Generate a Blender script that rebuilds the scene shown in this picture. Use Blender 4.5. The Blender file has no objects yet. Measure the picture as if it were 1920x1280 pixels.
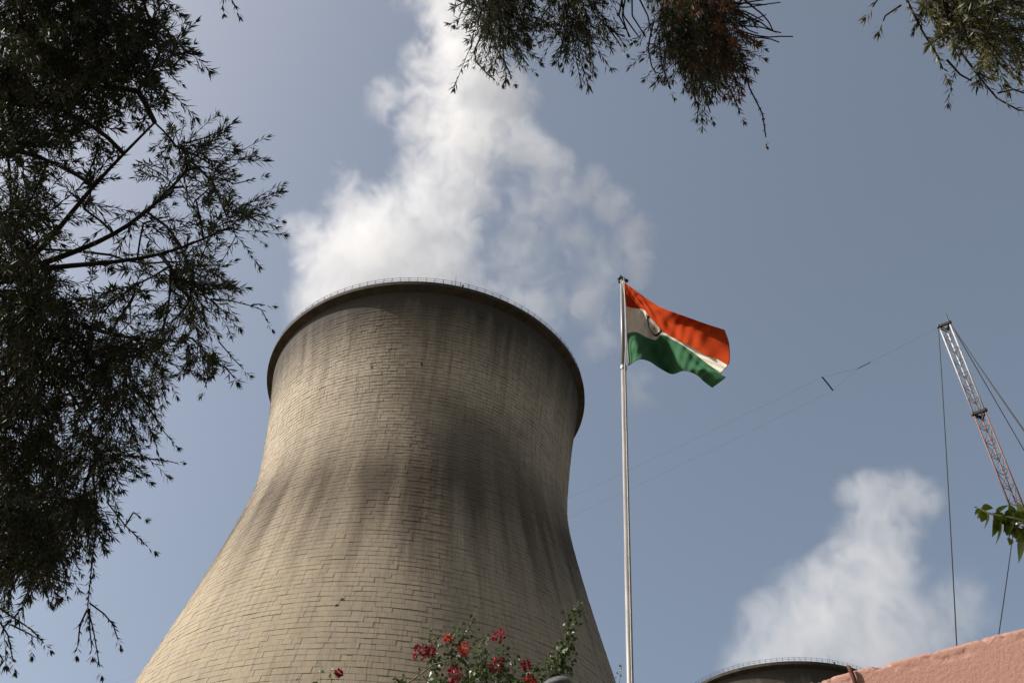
import bpy, math, random
import numpy as np
from mathutils import Vector, Matrix, noise as mnoise

random.seed(7)
rng = np.random.default_rng(7)
scene = bpy.context.scene
COL = scene.collection

# ------------------------------------------------------------------ camera, sky, sun, exposure
FPX, PITCH, ROLL = 1850.0, 0.78583, 0.04556          # focal length in photo pixels (1920 wide)
EYE = np.array([0.0, 0.0, 1.6])
_fw = np.array([0, math.cos(PITCH), math.sin(PITCH)])
_up = np.array([0, -math.sin(PITCH), math.cos(PITCH)])
_rt = np.array([1.0, 0, 0])
RGT = math.cos(ROLL) * _rt + math.sin(ROLL) * _up
UPV = -math.sin(ROLL) * _rt + math.cos(ROLL) * _up
cam = bpy.data.cameras.new('camera')
cam.sensor_width = 36
cam.lens = FPX / 1920 * 36
cam.clip_start = 0.05
cam.clip_end = 6000
camo = bpy.data.objects.new('camera', cam)
COL.objects.link(camo)
M = Matrix.Identity(4)
for i in range(3):
    M[i][0], M[i][1], M[i][2], M[i][3] = RGT[i], UPV[i], -_fw[i], EYE[i]
camo.matrix_world = M
scene.camera = camo

SUN_AZ, SUN_EL = math.radians(-93), math.radians(41)   # azimuth clockwise from +Y
world = bpy.data.worlds.new('World')
scene.world = world
world.use_nodes = True
wn = world.node_tree
for n in list(wn.nodes):
    wn.nodes.remove(n)
wo = wn.nodes.new('ShaderNodeOutputWorld')
bg = wn.nodes.new('ShaderNodeBackground')
sky = wn.nodes.new('ShaderNodeTexSky')
sky.sky_type = 'NISHITA'
sky.sun_disc = False
sky.sun_elevation = SUN_EL
sky.sun_rotation = SUN_AZ
sky.altitude = 200
sky.air_density = 1.0
sky.dust_density = 4.6
sky.ozone_density = 1.0
bg.inputs['Strength'].default_value = 0.084
veil = wn.nodes.new('ShaderNodeVectorMath')           # even, dusty veil over the whole sky
veil.operation = 'ADD'
veil.inputs[1].default_value = (.47, .42, .16)
wn.links.new(sky.outputs[0], veil.inputs[0])
wn.links.new(veil.outputs[0], bg.inputs['Color'])
wn.links.new(bg.outputs[0], wo.inputs['Surface'])

sl = bpy.data.lights.new('sun', 'SUN')
sl.energy = 5.0
sl.angle = math.radians(0.53)
sl.color = (1.0, 0.96, 0.90)
so = bpy.data.objects.new('sun', sl)
COL.objects.link(so)
SUNV = Vector((math.sin(SUN_AZ) * math.cos(SUN_EL), math.cos(SUN_AZ) * math.cos(SUN_EL), math.sin(SUN_EL)))
so.rotation_euler = SUNV.to_track_quat('Z', 'Y').to_euler()
so.location = SUNV * 50

scene.view_settings.view_transform = 'Standard'
scene.view_settings.look = 'None'
scene.view_settings.exposure = 0.68
scene.view_settings.gamma = 1.0
scene.view_settings.use_curve_mapping = False
scene.cycles.volume_bounces = 6
scene.cycles.volume_step_rate = 1.6
scene.cycles.volume_max_steps = 256
scene.cycles.max_bounces = 8

# ------------------------------------------------------------------ helpers
def ray(px, py):
    d = _fw + (px - 960) / FPX * RGT - (py - 640) / FPX * UPV
    return d / np.linalg.norm(d)

def at_slant(px, py, s):
    return EYE + ray(px, py) * s

def at_y(px, py, y):
    d = ray(px, py)
    return EYE + d * (y / d[1])

def at_z(px, py, z):
    d = ray(px, py)
    return EYE + d * ((z - EYE[2]) / d[2])

def props(o, label=None, cat=None, group=None, kind=None):
    if label: o['label'] = label
    if cat: o['category'] = cat
    if group: o['group'] = group
    if kind: o['kind'] = kind
    return o

def empty(name, loc=(0, 0, 0)):
    o = bpy.data.objects.new(name, None)
    o.empty_display_size = 0.2
    o.location = loc
    COL.objects.link(o)
    return o

def link(name, me, parent=None):
    o = bpy.data.objects.new(name, me)
    COL.objects.link(o)
    if parent is not None:
        o.parent = parent
    return o

def np_mesh(name, V, F, mat=None, smooth=False, attrs=None):
    """V (n,3), F (m,k) all same k"""
    V = np.asarray(V, dtype=np.float32)
    F = np.asarray(F, dtype=np.int32)
    me = bpy.data.meshes.new(name)
    k = F.shape[1]
    me.vertices.add(len(V))
    me.vertices.foreach_set('co', V.ravel())
    me.loops.add(F.size)
    me.loops.foreach_set('vertex_index', F.ravel())
    me.polygons.add(len(F))
    me.polygons.foreach_set('loop_start', np.arange(0, F.size, k, dtype=np.int32))
    me.polygons.foreach_set('loop_total', np.full(len(F), k, dtype=np.int32))
    me.polygons.foreach_set('use_smooth', np.full(len(F), smooth, dtype=bool))
    if attrs:
        for an, av in attrs.items():
            a = me.attributes.new(an, 'FLOAT', 'POINT')
            a.data.foreach_set('value', np.asarray(av, dtype=np.float32))
    me.update(calc_edges=True)
    if mat: me.materials.append(mat)
    return me

class MB:
    def __init__(self):
        self.v = []; self.f = []
    def box(self, c, s, R=None):
        b = len(self.v)
        for x in (-1, 1):
            for y in (-1, 1):
                for z in (-1, 1):
                    p = Vector((x * s[0] / 2, y * s[1] / 2, z * s[2] / 2))
                    if R is not None: p = R @ p
                    self.v.append(tuple(p + Vector(c)))
        for q in ((0, 1, 3, 2), (4, 6, 7, 5), (0, 4, 5, 1), (2, 3, 7, 6), (0, 2, 6, 4), (1, 5, 7, 3)):
            self.f.append(tuple(b + i for i in q))
        return self
    def tube(self, pts, rad, n=6, cap=True):
        pts = [Vector(p) for p in pts]
        if not hasattr(rad, '__len__'): rad = [rad] * len(pts)
        b = len(self.v)
        ref = None
        for i, p in enumerate(pts):
            t = (pts[min(i + 1, len(pts) - 1)] - pts[max(i - 1, 0)]).normalized()
            if ref is None:
                ref = Vector((0, 0, 1)) if abs(t.z) < .9 else Vector((1, 0, 0))
            a = (ref - t * ref.dot(t)).normalized()
            ref = a
            c = t.cross(a)
            for k in range(n):
                w = 2 * math.pi * k / n
                self.v.append(tuple(p + (a * math.cos(w) + c * math.sin(w)) * rad[i]))
        for i in range(len(pts) - 1):
            for k in range(n):
                k2 = (k + 1) % n
                self.f.append((b + i * n + k, b + i * n + k2, b + (i + 1) * n + k2, b + (i + 1) * n + k))
        if cap:
            self.f.append(tuple(b + k for k in reversed(range(n))))
            e = b + (len(pts) - 1) * n
            self.f.append(tuple(e + k for k in range(n)))
        return self
    def lathe(self, prof, n=128, closed=False):
        b = len(self.v); m = len(prof)
        for i in range(n):
            w = 2 * math.pi * i / n
            for r, z in prof:
                self.v.append((r * math.cos(w), r * math.sin(w), z))
        for i in range(n):
            j = (i + 1) % n
            for k in range(m if closed else m - 1):
                k2 = (k + 1) % m
                self.f.append((b + i * m + k, b + j * m + k, b + j * m + k2, b + i * m + k2))
        return self
    def mesh(self, name, mat, smooth=False):
        me = bpy.data.meshes.new(name)
        me.from_pydata(self.v, [], self.f)
        if smooth:
            me.polygons.foreach_set('use_smooth', [True] * len(me.polygons))
        me.update()
        if mat: me.materials.append(mat)
        return me
    def build(self, name, mat, parent=None, smooth=False):
        return link(name, self.mesh(name, mat, smooth), parent)

# ------------------------------------------------------------------ materials
class NT:
    def __init__(self, name):
        self.m = bpy.data.materials.new(name)
        self.m.use_nodes = True
        self.t = self.m.node_tree
        for n in list(self.t.nodes): self.t.nodes.remove(n)
        self.out = self.t.nodes.new('ShaderNodeOutputMaterial')
    def n(self, typ, **kw):
        nd = self.t.nodes.new(typ)
        for k, v in kw.items(): setattr(nd, k, v)
        return nd
    def l(self, a, b): self.t.links.new(a, b)
    def setin(self, sock, v):
        if hasattr(v, 'is_output') or isinstance(v, bpy.types.NodeSocket): self.l(v, sock)
        else: sock.default_value = v
    def math(self, op, a, b=0.0, c=None, clamp=False):
        nd = self.n('ShaderNodeMath', operation=op, use_clamp=clamp)
        self.setin(nd.inputs[0], a); self.setin(nd.inputs[1], b)
        if c is not None: self.setin(nd.inputs[2], c)
        return nd.outputs[0]
    def noise(self, vec, scale, detail=4, rough=.55, dist=0.0):
        nd = self.n('ShaderNodeTexNoise')
        if vec is not None: self.l(vec, nd.inputs['Vector'])
        nd.inputs['Scale'].default_value = scale
        nd.inputs['Detail'].default_value = detail
        nd.inputs['Roughness'].default_value = rough
        nd.inputs['Distortion'].default_value = dist
        return nd.outputs['Fac']
    def ramp(self, fac, stops):
        nd = self.n('ShaderNodeValToRGB')
        cr = nd.color_ramp
        while len(cr.elements) < len(stops): cr.elements.new(0.5)
        for e, (p, c) in zip(cr.elements, stops):
            e.position = p
            e.color = (*c, 1) if hasattr(c, '__len__') else (c, c, c, 1)
        self.setin(nd.inputs[0], fac)
        return nd.outputs[0]
    def mix(self, fac, a, b, mode='MIX'):
        nd = self.n('ShaderNodeMix', data_type='RGBA', blend_type=mode)
        self.setin(nd.inputs['Factor'], fac)
        for s, v in ((nd.inputs[6], a), (nd.inputs[7], b)):
            if isinstance(v, tuple): s.default_value = (*v, 1) if len(v) == 3 else v
            else: self.l(v, s)
        return nd.outputs[2]
    def comb(self, x, y, z):
        nd = self.n('ShaderNodeCombineXYZ')
        for s, v in zip(nd.inputs, (x, y, z)): self.setin(s, v)
        return nd.outputs[0]
    def bsdf(self, col, rough=.8, spec=.3, metal=0.0, normal=None):
        b = self.n('ShaderNodeBsdfPrincipled')
        if isinstance(col, tuple): b.inputs['Base Color'].default_value = (*col, 1)
        else: self.l(col, b.inputs['Base Color'])
        self.setin(b.inputs['Roughness'], rough)
        b.inputs['Specular IOR Level'].default_value = spec
        b.inputs['Metallic'].default_value = metal
        if normal is not None: self.l(normal, b.inputs['Normal'])
        return b.outputs[0]
    def bump(self, h, strength=.3, dist=.02):
        nd = self.n('ShaderNodeBump')
        nd.inputs['Strength'].default_value = strength
        nd.inputs['Distance'].default_value = dist
        self.l(h, nd.inputs['Height'])
        return nd.outputs[0]
    def done(self, sh):
        self.l(sh, self.out.inputs['Surface'])
        return self.m

def plain(name, col, rough=.6, spec=.4, metal=0.0, var=.25, scale=8.0):
    t = NT(name)
    tc = t.n('ShaderNodeTexCoord').outputs['Object']
    nz = t.noise(tc, scale, 5, .6)
    c = t.mix(t.ramp(nz, [(.3, 0.0), (.7, 1.0)]), tuple(x * (1 - var) for x in col), tuple(min(1, x * (1 + var * .6)) for x in col))
    return t.done(t.bsdf(c, rough, spec, metal))

TH = 132.42                                             # tower height
def concrete(name, joints=True):
    t = NT(name)
    tc = t.n('ShaderNodeTexCoord').outputs['Object']
    sep = t.n('ShaderNodeSeparateXYZ'); t.l(tc, sep.inputs[0])
    x, y, z = sep.outputs
    ang = t.math('ARCTAN2', x, t.math('MULTIPLY', y, -1.0))
    ar = t.math('MULTIPLY', ang, 30.0)
    v_long = t.comb(t.math('MULTIPLY', ar, .16), t.math('MULTIPLY', z, .012), 3.1)
    v_mid = t.comb(t.math('MULTIPLY', ar, .55), t.math('MULTIPLY', z, .035), 7.7)
    v_fine = t.comb(t.math('MULTIPLY', ar, 2.2), t.math('MULTIPLY', z, .10), 1.3)
    n_long = t.noise(v_long, 1.0, 4, .55)
    n_mid = t.noise(v_mid, 1.0, 5, .6)
    n_fine = t.noise(v_fine, 1.0, 4, .6)
    mott = t.noise(tc, .22, 6, .6)
    grain = t.noise(tc, 2.2, 5, .65)
    # base: lower shell a darker, warmer buff, upper shell paler and greyer
    up = t.math('MULTIPLY_ADD', z, 1 / 40.0, -74 / 40.0, clamp=True)
    base = t.mix(up, (.295, .240, .160), (.400, .342, .262))
    if joints:
        tint = t.n('ShaderNodeAttribute', attribute_name='tint').outputs['Fac']
        base = t.mix(t.math('MULTIPLY', tint, .62), base, (.225, .195, .155))
    base = t.mix(t.ramp(mott, [(.35, .0), (.72, .38)]), base, (.30, .25, .19))
    base = t.mix(t.ramp(grain, [(.4, .0), (.75, .30)]), base, (.27, .225, .17))
    # rain streaks
    base = t.mix(t.ramp(n_mid, [(.50, .0), (.68, .50)]), base, (.20, .165, .125))
    base = t.mix(t.ramp(n_fine, [(.50, .0), (.67, .60)]), base, (.19, .155, .115))
    hair = t.noise(t.comb(t.math('MULTIPLY', ar, 7.0), t.math('MULTIPLY', z, .22), 5.5), 1.0, 3, .6)
    base = t.mix(t.ramp(hair, [(.52, .0), (.70, .45)]), base, (.15, .125, .095))
    # dark band that hangs below the throat, its lower edge drawn out in streaks
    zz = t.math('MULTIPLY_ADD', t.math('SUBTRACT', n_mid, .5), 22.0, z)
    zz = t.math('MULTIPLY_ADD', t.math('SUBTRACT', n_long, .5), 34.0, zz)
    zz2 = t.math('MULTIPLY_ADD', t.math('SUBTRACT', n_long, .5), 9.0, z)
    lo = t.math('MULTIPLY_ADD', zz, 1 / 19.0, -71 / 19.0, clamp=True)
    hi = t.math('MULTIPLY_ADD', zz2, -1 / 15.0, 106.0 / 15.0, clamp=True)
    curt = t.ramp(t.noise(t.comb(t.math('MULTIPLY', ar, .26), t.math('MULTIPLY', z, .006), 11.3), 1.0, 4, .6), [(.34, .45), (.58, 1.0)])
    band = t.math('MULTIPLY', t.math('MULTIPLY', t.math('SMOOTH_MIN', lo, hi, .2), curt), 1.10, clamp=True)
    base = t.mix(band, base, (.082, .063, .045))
    # a large soft dark patch above and right of the waist
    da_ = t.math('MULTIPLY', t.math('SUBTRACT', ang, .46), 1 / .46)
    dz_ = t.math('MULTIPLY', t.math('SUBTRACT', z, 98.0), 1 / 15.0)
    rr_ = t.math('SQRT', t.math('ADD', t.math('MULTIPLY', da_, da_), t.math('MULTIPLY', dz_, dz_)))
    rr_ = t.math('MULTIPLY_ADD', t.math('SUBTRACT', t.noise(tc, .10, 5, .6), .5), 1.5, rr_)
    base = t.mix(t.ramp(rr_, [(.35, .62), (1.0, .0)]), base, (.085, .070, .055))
    # dark zone under the crown
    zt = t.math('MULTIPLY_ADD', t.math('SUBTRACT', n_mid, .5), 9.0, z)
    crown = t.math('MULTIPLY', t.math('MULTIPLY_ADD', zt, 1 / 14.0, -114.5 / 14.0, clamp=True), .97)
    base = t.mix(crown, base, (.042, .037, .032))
    if joints:
        edge = t.n('ShaderNodeAttribute', attribute_name='edge').outputs['Fac']
        patch = t.noise(tc, .35, 5, .7)
        e = t.math('MULTIPLY', edge, t.ramp(patch, [(.43, .06), (.62, 1.0)]))
        base = t.mix(t.math('MULTIPLY', e, t.math('MULTIPLY_ADD', up, .38, .34)), base, (.085, .070, .052))
    nb = t.bump(t.noise(tc, 5.0, 5, .7), .35, .03)
    return t.done(t.bsdf(base, .92, .15, 0, nb))

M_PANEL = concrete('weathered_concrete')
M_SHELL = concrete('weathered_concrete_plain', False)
M_JOINT = plain('grimy_joint', (.135, .112, .085), .95, .1)
M_RIM = plain('sooty_concrete', (.048, .041, .034), .9, .15, 0, .45, .5)
M_RAIL = plain('galvanised_rail', (.10, .10, .10), .5, .4, .3)
M_DARK = plain('dark_iron', (.018, .017, .016), .6, .3)
M_POLE = None
def pole_mat():
    t = NT('brushed_steel_pole')
    tc = t.n('ShaderNodeTexCoord').outputs['Object']
    mp = t.n('ShaderNodeMapping'); t.l(tc, mp.inputs[0]); mp.inputs['Scale'].default_value = (30, 30, 1.2)
    nz = t.noise(mp.outputs[0], 1.0, 5, .65)
    n2 = t.noise(tc, 3.0, 5, .6)
    c = t.mix(t.ramp(nz, [(.35, 0.0), (.7, 1.0)]), (.115, .11, .105), (.235, .225, .215))
    c = t.mix(t.ramp(n2, [(.5, .0), (.75, .5)]), c, (.11, .10, .09))
    return t.done(t.bsdf(c, .5, .5, .35))
M_POLE = pole_mat()

def leaf_mat(name, dark, light, trans=.35, rough=.5, obj_random=False, brown=None):
    t = NT(name)
    if obj_random:
        r = t.n('ShaderNodeObjectInfo').outputs['Random']
    else:
        r = t.n('ShaderNodeNewGeometry').outputs['Random Per Island']
    tc = t.n('ShaderNodeTexCoord').outputs['Object']
    nz = t.noise(tc, 1.4, 3, .5)
    f = t.math('MULTIPLY_ADD', r, .6, t.math('MULTIPLY_ADD', nz, 1.2, -.45), clamp=True)
    c = t.mix(f, dark, light)
    if brown:
        c = t.mix(t.ramp(r, [(.965, 0.0), (.98, 1.0)]), c, brown)
    b = t.bsdf(c, rough, .35)
    tr = t.n('ShaderNodeBsdfTranslucent'); t.l(c, tr.inputs[0])
    ms = t.n('ShaderNodeMixShader'); ms.inputs[0].default_value = trans
    t.l(b, ms.inputs[1]); t.l(tr.outputs[0], ms.inputs[2])
    return t.done(ms.outputs[0])

M_LEAF = leaf_mat('bottlebrush_leaf', (.011, .015, .007), (.034, .043, .016), .2, .6, False, (.08, .04, .018))  # green taken down near black to paint in the backlit look of the crown
M_DEAD = leaf_mat('dead_leaf', (.055, .026, .013), (.12, .058, .026), .25, .7)
M_SUNTINT_LEAF = leaf_mat('sunlight_tinted_leaf', (.040, .046, .014), (.15, .135, .040), .35, .5)
M_BARK = plain('bark', (.024, .020, .016), .9, .1, 0, .5, 20)
M_BLEAF = leaf_mat('bougainvillea_leaf', (.035, .065, .016), (.11, .15, .045), .3, .35, True)
M_BLEAF2 = leaf_mat('bougainvillea_small_leaf', (.02, .038, .010), (.07, .095, .03), .3, .4)
M_BRACT = leaf_mat('crimson_bract', (.15, .004, .014), (.30, .009, .030), .35, .6)
M_BRACT2 = leaf_mat('orange_bract', (.34, .03, .016), (.46, .075, .045), .35, .6)
M_STEM = plain('green_stem', (.16, .14, .07), .7, .2, 0, .4, 30)
M_VLEAF = leaf_mat('broad_leaf', (.07, .115, .012), (.17, .22, .035), .45, .35, True)
M_VSTEM = plain('pale_stem', (.26, .28, .13), .6, .3, 0, .3, 30)

def cloth(name, col):
    t = NT(name)
    tc = t.n('ShaderNodeTexCoord').outputs['Object']
    nz = t.noise(tc, 3.0, 5, .6)
    c = t.mix(t.ramp(nz, [(.3, 0.0), (.75, 1.0)]), tuple(x * .86 for x in col), col)
    b = t.bsdf(c, .9, .05, 0, t.bump(t.noise(tc, 60.0, 3, .6), .15, .004))
    tr = t.n('ShaderNodeBsdfTranslucent'); t.l(c, tr.inputs[0])
    ms = t.n('ShaderNodeMixShader'); ms.inputs[0].default_value = .12
    t.l(b, ms.inputs[1]); t.l(tr.outputs[0], ms.inputs[2])
    return t.done(ms.outputs[0])
M_ORANGE = cloth('saffron_cloth', (.34, .036, .005))
M_WHITE = cloth('white_cloth', (.62, .585, .51))
M_GREEN = cloth('green_cloth', (.045, .135, .068))
M_NAVY = cloth('navy_print', (.012, .012, .05))

# ------------------------------------------------------------------ ground
def ground():
    t = NT('dry_earth')
    tc = t.n('ShaderNodeTexCoord').outputs['Object']
    a = t.noise(tc, .05, 6, .6); b = t.noise(tc, 1.5, 5, .65)
    c = t.mix(t.ramp(a, [(.4, 0.0), (.65, 1.0)]), (.13, .10, .07), (.06, .065, .03))
    c = t.mix(t.ramp(b, [(.35, 0.0), (.7, .5)]), c, (.16, .13, .09))
    m = t.done(t.bsdf(c, .95, .1, 0, t.bump(b, .5, .03)))
    V = []; F = []
    xs = [-3000, -800, -200, -60, -15, 0, 15, 60, 200, 800, 3000]
    for yy in xs:
        for xx in xs: V.append((xx, yy, 0))
    k = len(xs)
    for j in range(k - 1):
        for i in range(k - 1):
            F.append((j * k + i, j * k + i + 1, (j + 1) * k + i + 1, (j + 1) * k + i))
    props(link('ground', np_mesh('ground', V, F, m)), 'dry bare earth ground below the trees', None, None, 'structure')
ground()

# ------------------------------------------------------------------ cooling towers
KN = np.array([.10, .3, .45, .6, .7, .78, .85, .91, .975])
KV = np.array([52.5, 43.6, 38.3, 32.85, 29.6, 27.87, 28.15, 28.85, 29.98])
def _spl_prep(k, v):
    n = len(k); h = np.diff(k); A = np.zeros((n, n)); b = np.zeros(n); A[0, 0] = A[-1, -1] = 1
    for i in range(1, n - 1):
        A[i, i - 1] = h[i - 1]; A[i, i] = 2 * (h[i - 1] + h[i]); A[i, i + 1] = h[i]
        b[i] = 6 * ((v[i + 1] - v[i]) / h[i] - (v[i] - v[i - 1]) / h[i - 1])
    return np.linalg.solve(A, b), h
_M, _h = _spl_prep(KN, KV)
def tower_r(z):
    z = np.asarray(z, float) / TH
    i = np.clip(np.searchsorted(KN, z) - 1, 0, len(KN) - 2)
    t = z - KN[i]; hh = _h[i]
    return KV[i] + t * ((KV[i + 1] - KV[i]) / hh - hh * (2 * _M[i] + _M[i + 1]) / 6) + t * t * _M[i] / 2 + t ** 3 * (_M[i + 1] - _M[i]) / (6 * hh)

_tab = [float(x) for x in tower_r(np.arange(0, TH + 2, .1))]
def tr_fast(z):
    q = z * 10; i = int(q); f = q - i
    return _tab[i] * (1 - f) + _tab[i + 1] * f

TX, TY = -16.51, 148.12

def panel_geo(a0, a1, z0, z1, off, tilt, tint, wob):
    """one formwork panel between angles a0..a1 (0 faces the camera) and heights z0..z1"""
    V = []; E = []
    am = (a0 + a1) / 2
    da = .05 / tr_fast((z0 + z1) / 2)
    def pt(a, z, d):
        zz = z + wob(a)
        r = tr_fast(zz) + d
        return (r * math.sin(a), -r * math.cos(a), zz)
    A = (a0, am, a1); Ai = (a0 + da, am, a1 - da)
    zi0, zi1 = z0 + .05, z1 - .13
    db, dt = off + tilt, off - tilt
    for z, d in ((z0, db), (z1, dt)):
        for a in A: V.append(pt(a, z, d)); E.append(1.0)
    for z, d in ((zi0, db), (zi1, dt)):
        for a in Ai: V.append(pt(a, z, d + .006)); E.append(0.0)
    for z in (z0, z1):
        for a in A: V.append(pt(a, z, -.02)); E.append(1.0)
    F = [(6, 7, 10, 9), (7, 8, 11, 10),
         (0, 1, 7, 6), (1, 2, 8, 7), (9, 10, 4, 3), (10, 11, 5, 4), (0, 6, 9, 3), (8, 2, 5, 11),
         (12, 13, 1, 0), (13, 14, 2, 1), (3, 4, 16, 15), (4, 5, 17, 16), (12, 0, 3, 15), (2, 14, 17, 5)]
    return V, F, E, [tint] * len(V)

def tower_parts(root, panels=True):
    # backing shell: hidden behind the panels, so it reads as the dark joints between them
    zs = np.linspace(0, TH - 4.6, 90)
    out = [(float(tower_r(z)) - .035, float(z)) for z in zs]
    zin = np.linspace(TH - 1.0, 0, 40)
    inn = [(float(tower_r(min(z, TH * .985))) - .9, float(z)) for z in zin]
    shell = MB().lathe(out + inn, 192).build('shell', M_JOINT if panels else M_SHELL, root, True)
    shell.data.materials.append(M_SHELL)
    # plain lower shell, out of the photograph
    sk = MB().lathe([(float(tower_r(z)) + .05, float(z)) for z in np.linspace(0.2, 38 if panels else TH - 4.6, 40)], 160)
    sk.build('lower_shell', M_SHELL, root, True)
    r0 = float(tower_r(TH - 4.6)); r1 = float(tower_r(TH * .985))
    MB().lathe([(r0 - .3, TH - 4.72), (r0 + .05, TH - 4.72), (r1 + .03, TH - 1.3), (r1 - .5, TH - 1.3)], 192).build('crown_beam', M_SHELL, root)
    # the walkway slab that juts out round the top
    MB().lathe([(r1 - .2, TH - 1.45), (r1 + .05, TH - 1.45), (31.42, TH - .92), (31.5, TH - .88), (31.5, TH - .1), (31.42, TH),
                (29.2, TH), (29.2, TH - 1.2), (29.0, TH - 1.2)], 192).build('walkway_slab', M_RIM, root)
    # handrail
    rails = MB()
    N = 128
    for zz in (TH + .55, TH + 1.1):
        ring = [(31.25 * math.sin(2 * math.pi * i / N), -31.25 * math.cos(2 * math.pi * i / N), zz) for i in range(N)]
        n0 = len(rails.v)
        for i, p in enumerate(ring):
            u = Vector((p[0], p[1], 0)).normalized()
            for a, b in ((1, 0), (0, 1), (-1, 0), (0, -1)):
                rails.v.append((p[0] + u.x * a * .042, p[1] + u.y * a * .042, zz + b * .042))
        for i in range(N):
            j = (i + 1) % N
            for k in range(4):
                rails.f.append((n0 + i * 4 + k, n0 + j * 4 + k, n0 + j * 4 + (k + 1) % 4, n0 + i * 4 + (k + 1) % 4))
    rl = rails.build('railing', M_RAIL, root)
    pm = MB().tube([(0, 0, 0), (0, 0, 1.18)], .06, 5).mesh('railing_post', M_RAIL)
    for i in range(N):
        w = 2 * math.pi * (i + .5) / N
        if panels or abs((w + math.pi) % (2 * math.pi) - math.pi) < 1.9:
            o = link('railing_post', pm, rl)
            o.location = (31.25 * math.sin(w), -31.25 * math.cos(w), TH - .01)
    # lightning rod and the small box beside it
    w = math.radians(11)
    rd = MB().tube([(0, 0, 0), (0, 0, 2.9)], [.05, .025], 5).build('lightning_rod', M_DARK, root)
    rd.location = (31.2 * math.sin(w), -31.2 * math.cos(w), TH)
    w = math.radians(13.5)
    bxo = MB().box((0, 0, .25), (.3, .3, .55)).box((0, 0, .56), (.36, .36, .06)).build('junction_box', M_DARK, root)
    bxo.location = (31.2 * math.sin(w), -31.2 * math.cos(w), TH)

    if not panels:
        return
    items = []
    z = 38.0
    ci = 0
    while z < TH - 5.2:
        h = (.90 - .24 * min(1, max(0, (z - 45) / 75))) * random.uniform(.92, 1.08)
        if z + h > TH - 5.0: h = TH - 4.75 - z
        r = float(tower_r(z))
        gap = random.choice([.010, .016, .024, .034] if z < 92 else [.02, .03, .04, .06])
        ph = random.uniform(0, 6.28)
        amp = random.uniform(.0, .035)
        wob = (lambda p, q: (lambda a: q * math.sin(a * 23 + p) + q * .6 * math.sin(a * 61 + 2 * p)))(ph, amp)
        n = int(round(2 * math.pi * r / (1.55 if z < 90 else 1.35)))
        cuts = np.cumsum(rng.uniform(.72, 1.28, n)); cuts = cuts / cuts[-1] * 2 * math.pi + rng.uniform(0, .2)
        cuts = np.concatenate([[cuts[-1] - 2 * math.pi], cuts])
        shade = random.uniform(0, .35)
        for i in range(n):
            g = random.choice([.008, .015, .035]) / r
            tint = min(1.0, max(0, random.gauss(.25, .22) + shade * .5))
            items.append((cuts[i] + g / 2, cuts[i + 1] - g / 2, z + gap / 2, z + h - gap / 2,
                          .045 + random.uniform(-.018, .022), random.uniform(.0, .012), tint, wob))
        z += h
        ci += 1
    # the 300 that show largest become objects of their own
    def size(it):
        a = (it[0] + it[1]) / 2; zz = (it[2] + it[3]) / 2
        r = float(tower_r(zz))
        p = np.array([TX + r * math.sin(a), TY - r * math.cos(a), zz]) - EYE
        d = p @ _fw
        px = 960 + FPX * (p @ RGT) / d; py = 640 - FPX * (p @ UPV) / d
        if not (0 < px < 1920 and 0 < py < 1276) or abs((a + math.pi) % (2 * math.pi) - math.pi) > 1.0: return 0
        return (it[1] - it[0]) * r * math.cos(a) * (it[3] - it[2]) / d ** 2
    order = sorted(range(len(items)), key=lambda i: -size(items[i]))
    big = set(order[:300])
    V = []; F = []; E = []; T = []
    for i, it in enumerate(items):
        v, f, e, tt = panel_geo(*it)
        if i in big:
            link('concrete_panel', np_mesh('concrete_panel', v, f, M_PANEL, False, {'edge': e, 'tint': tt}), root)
        else:
            b = len(V)
            V += v; E += e; T += tt
            F += [tuple(b + k for k in q) for q in f]
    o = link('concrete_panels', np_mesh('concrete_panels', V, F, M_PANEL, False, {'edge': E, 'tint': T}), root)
    o['kind'] = 'stuff'
    # two rusted bracket slots with their dark mouths, and two spalled holes lower down
    def on_shell(px, py):
        d = ray(px, py)
        for s in np.arange(100, 220, .1):
            p = EYE + d * s
            if p[2] < TH and math.hypot(p[0] - TX, p[1] - TY) < float(tower_r(p[2])): break
        return p - np.array([TX, TY, 0])
    for px, py, w, h in ((697, 684, .16, 1.5), (791, 680, .26, 1.3)):
        p = on_shell(px, py)
        a = math.atan2(p[0], -p[1])
        R = Matrix.Rotation(a, 3, 'Z')
        MB().box((0, 0, 0), (w, .22, h), R).box((0, -.1, h * .5), (w * 1.6, .2, .12), R).build('bracket_slot', M_DARK, root).location = p
    for px, py in ((641, 1123.5), (630.5, 1135)):
        p = on_shell(px, py)
        a = math.atan2(p[0], -p[1])
        R = Matrix.Rotation(a, 3, 'Z') @ Matrix.Rotation(math.radians(-35), 3, 'Y')
        m = MB().tube([R @ Vector((-.26, -.10, 0)), R @ Vector((-.1, -.10, .02)), R @ Vector((.12, -.10, .02)), R @ Vector((.26, -.10, 0))], [.03, .11, .10, .02], 8)
        m.build('spalled_hole', M_DARK, root).location = p

tw = empty('cooling_tower', (TX, TY, 0))
props(tw, 'huge dark-streaked concrete cooling tower rising in the middle behind the flag', 'cooling tower', 'cooling towers')
tower_parts(tw, True)
d2 = ray(1452, 1240)
hz = np.array([d2[0], d2[1]]) / math.hypot(d2[0], d2[1])
D2 = (TH - 1.6) / (d2[2] / math.hypot(d2[0], d2[1])) + 31.5
T2 = hz * D2
tw2 = empty('cooling_tower', (T2[0], T2[1], 0))
props(tw2, 'far cooling tower whose dark rim just shows above the pink wall', 'cooling tower', 'cooling towers')
tower_parts(tw2, False)

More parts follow.
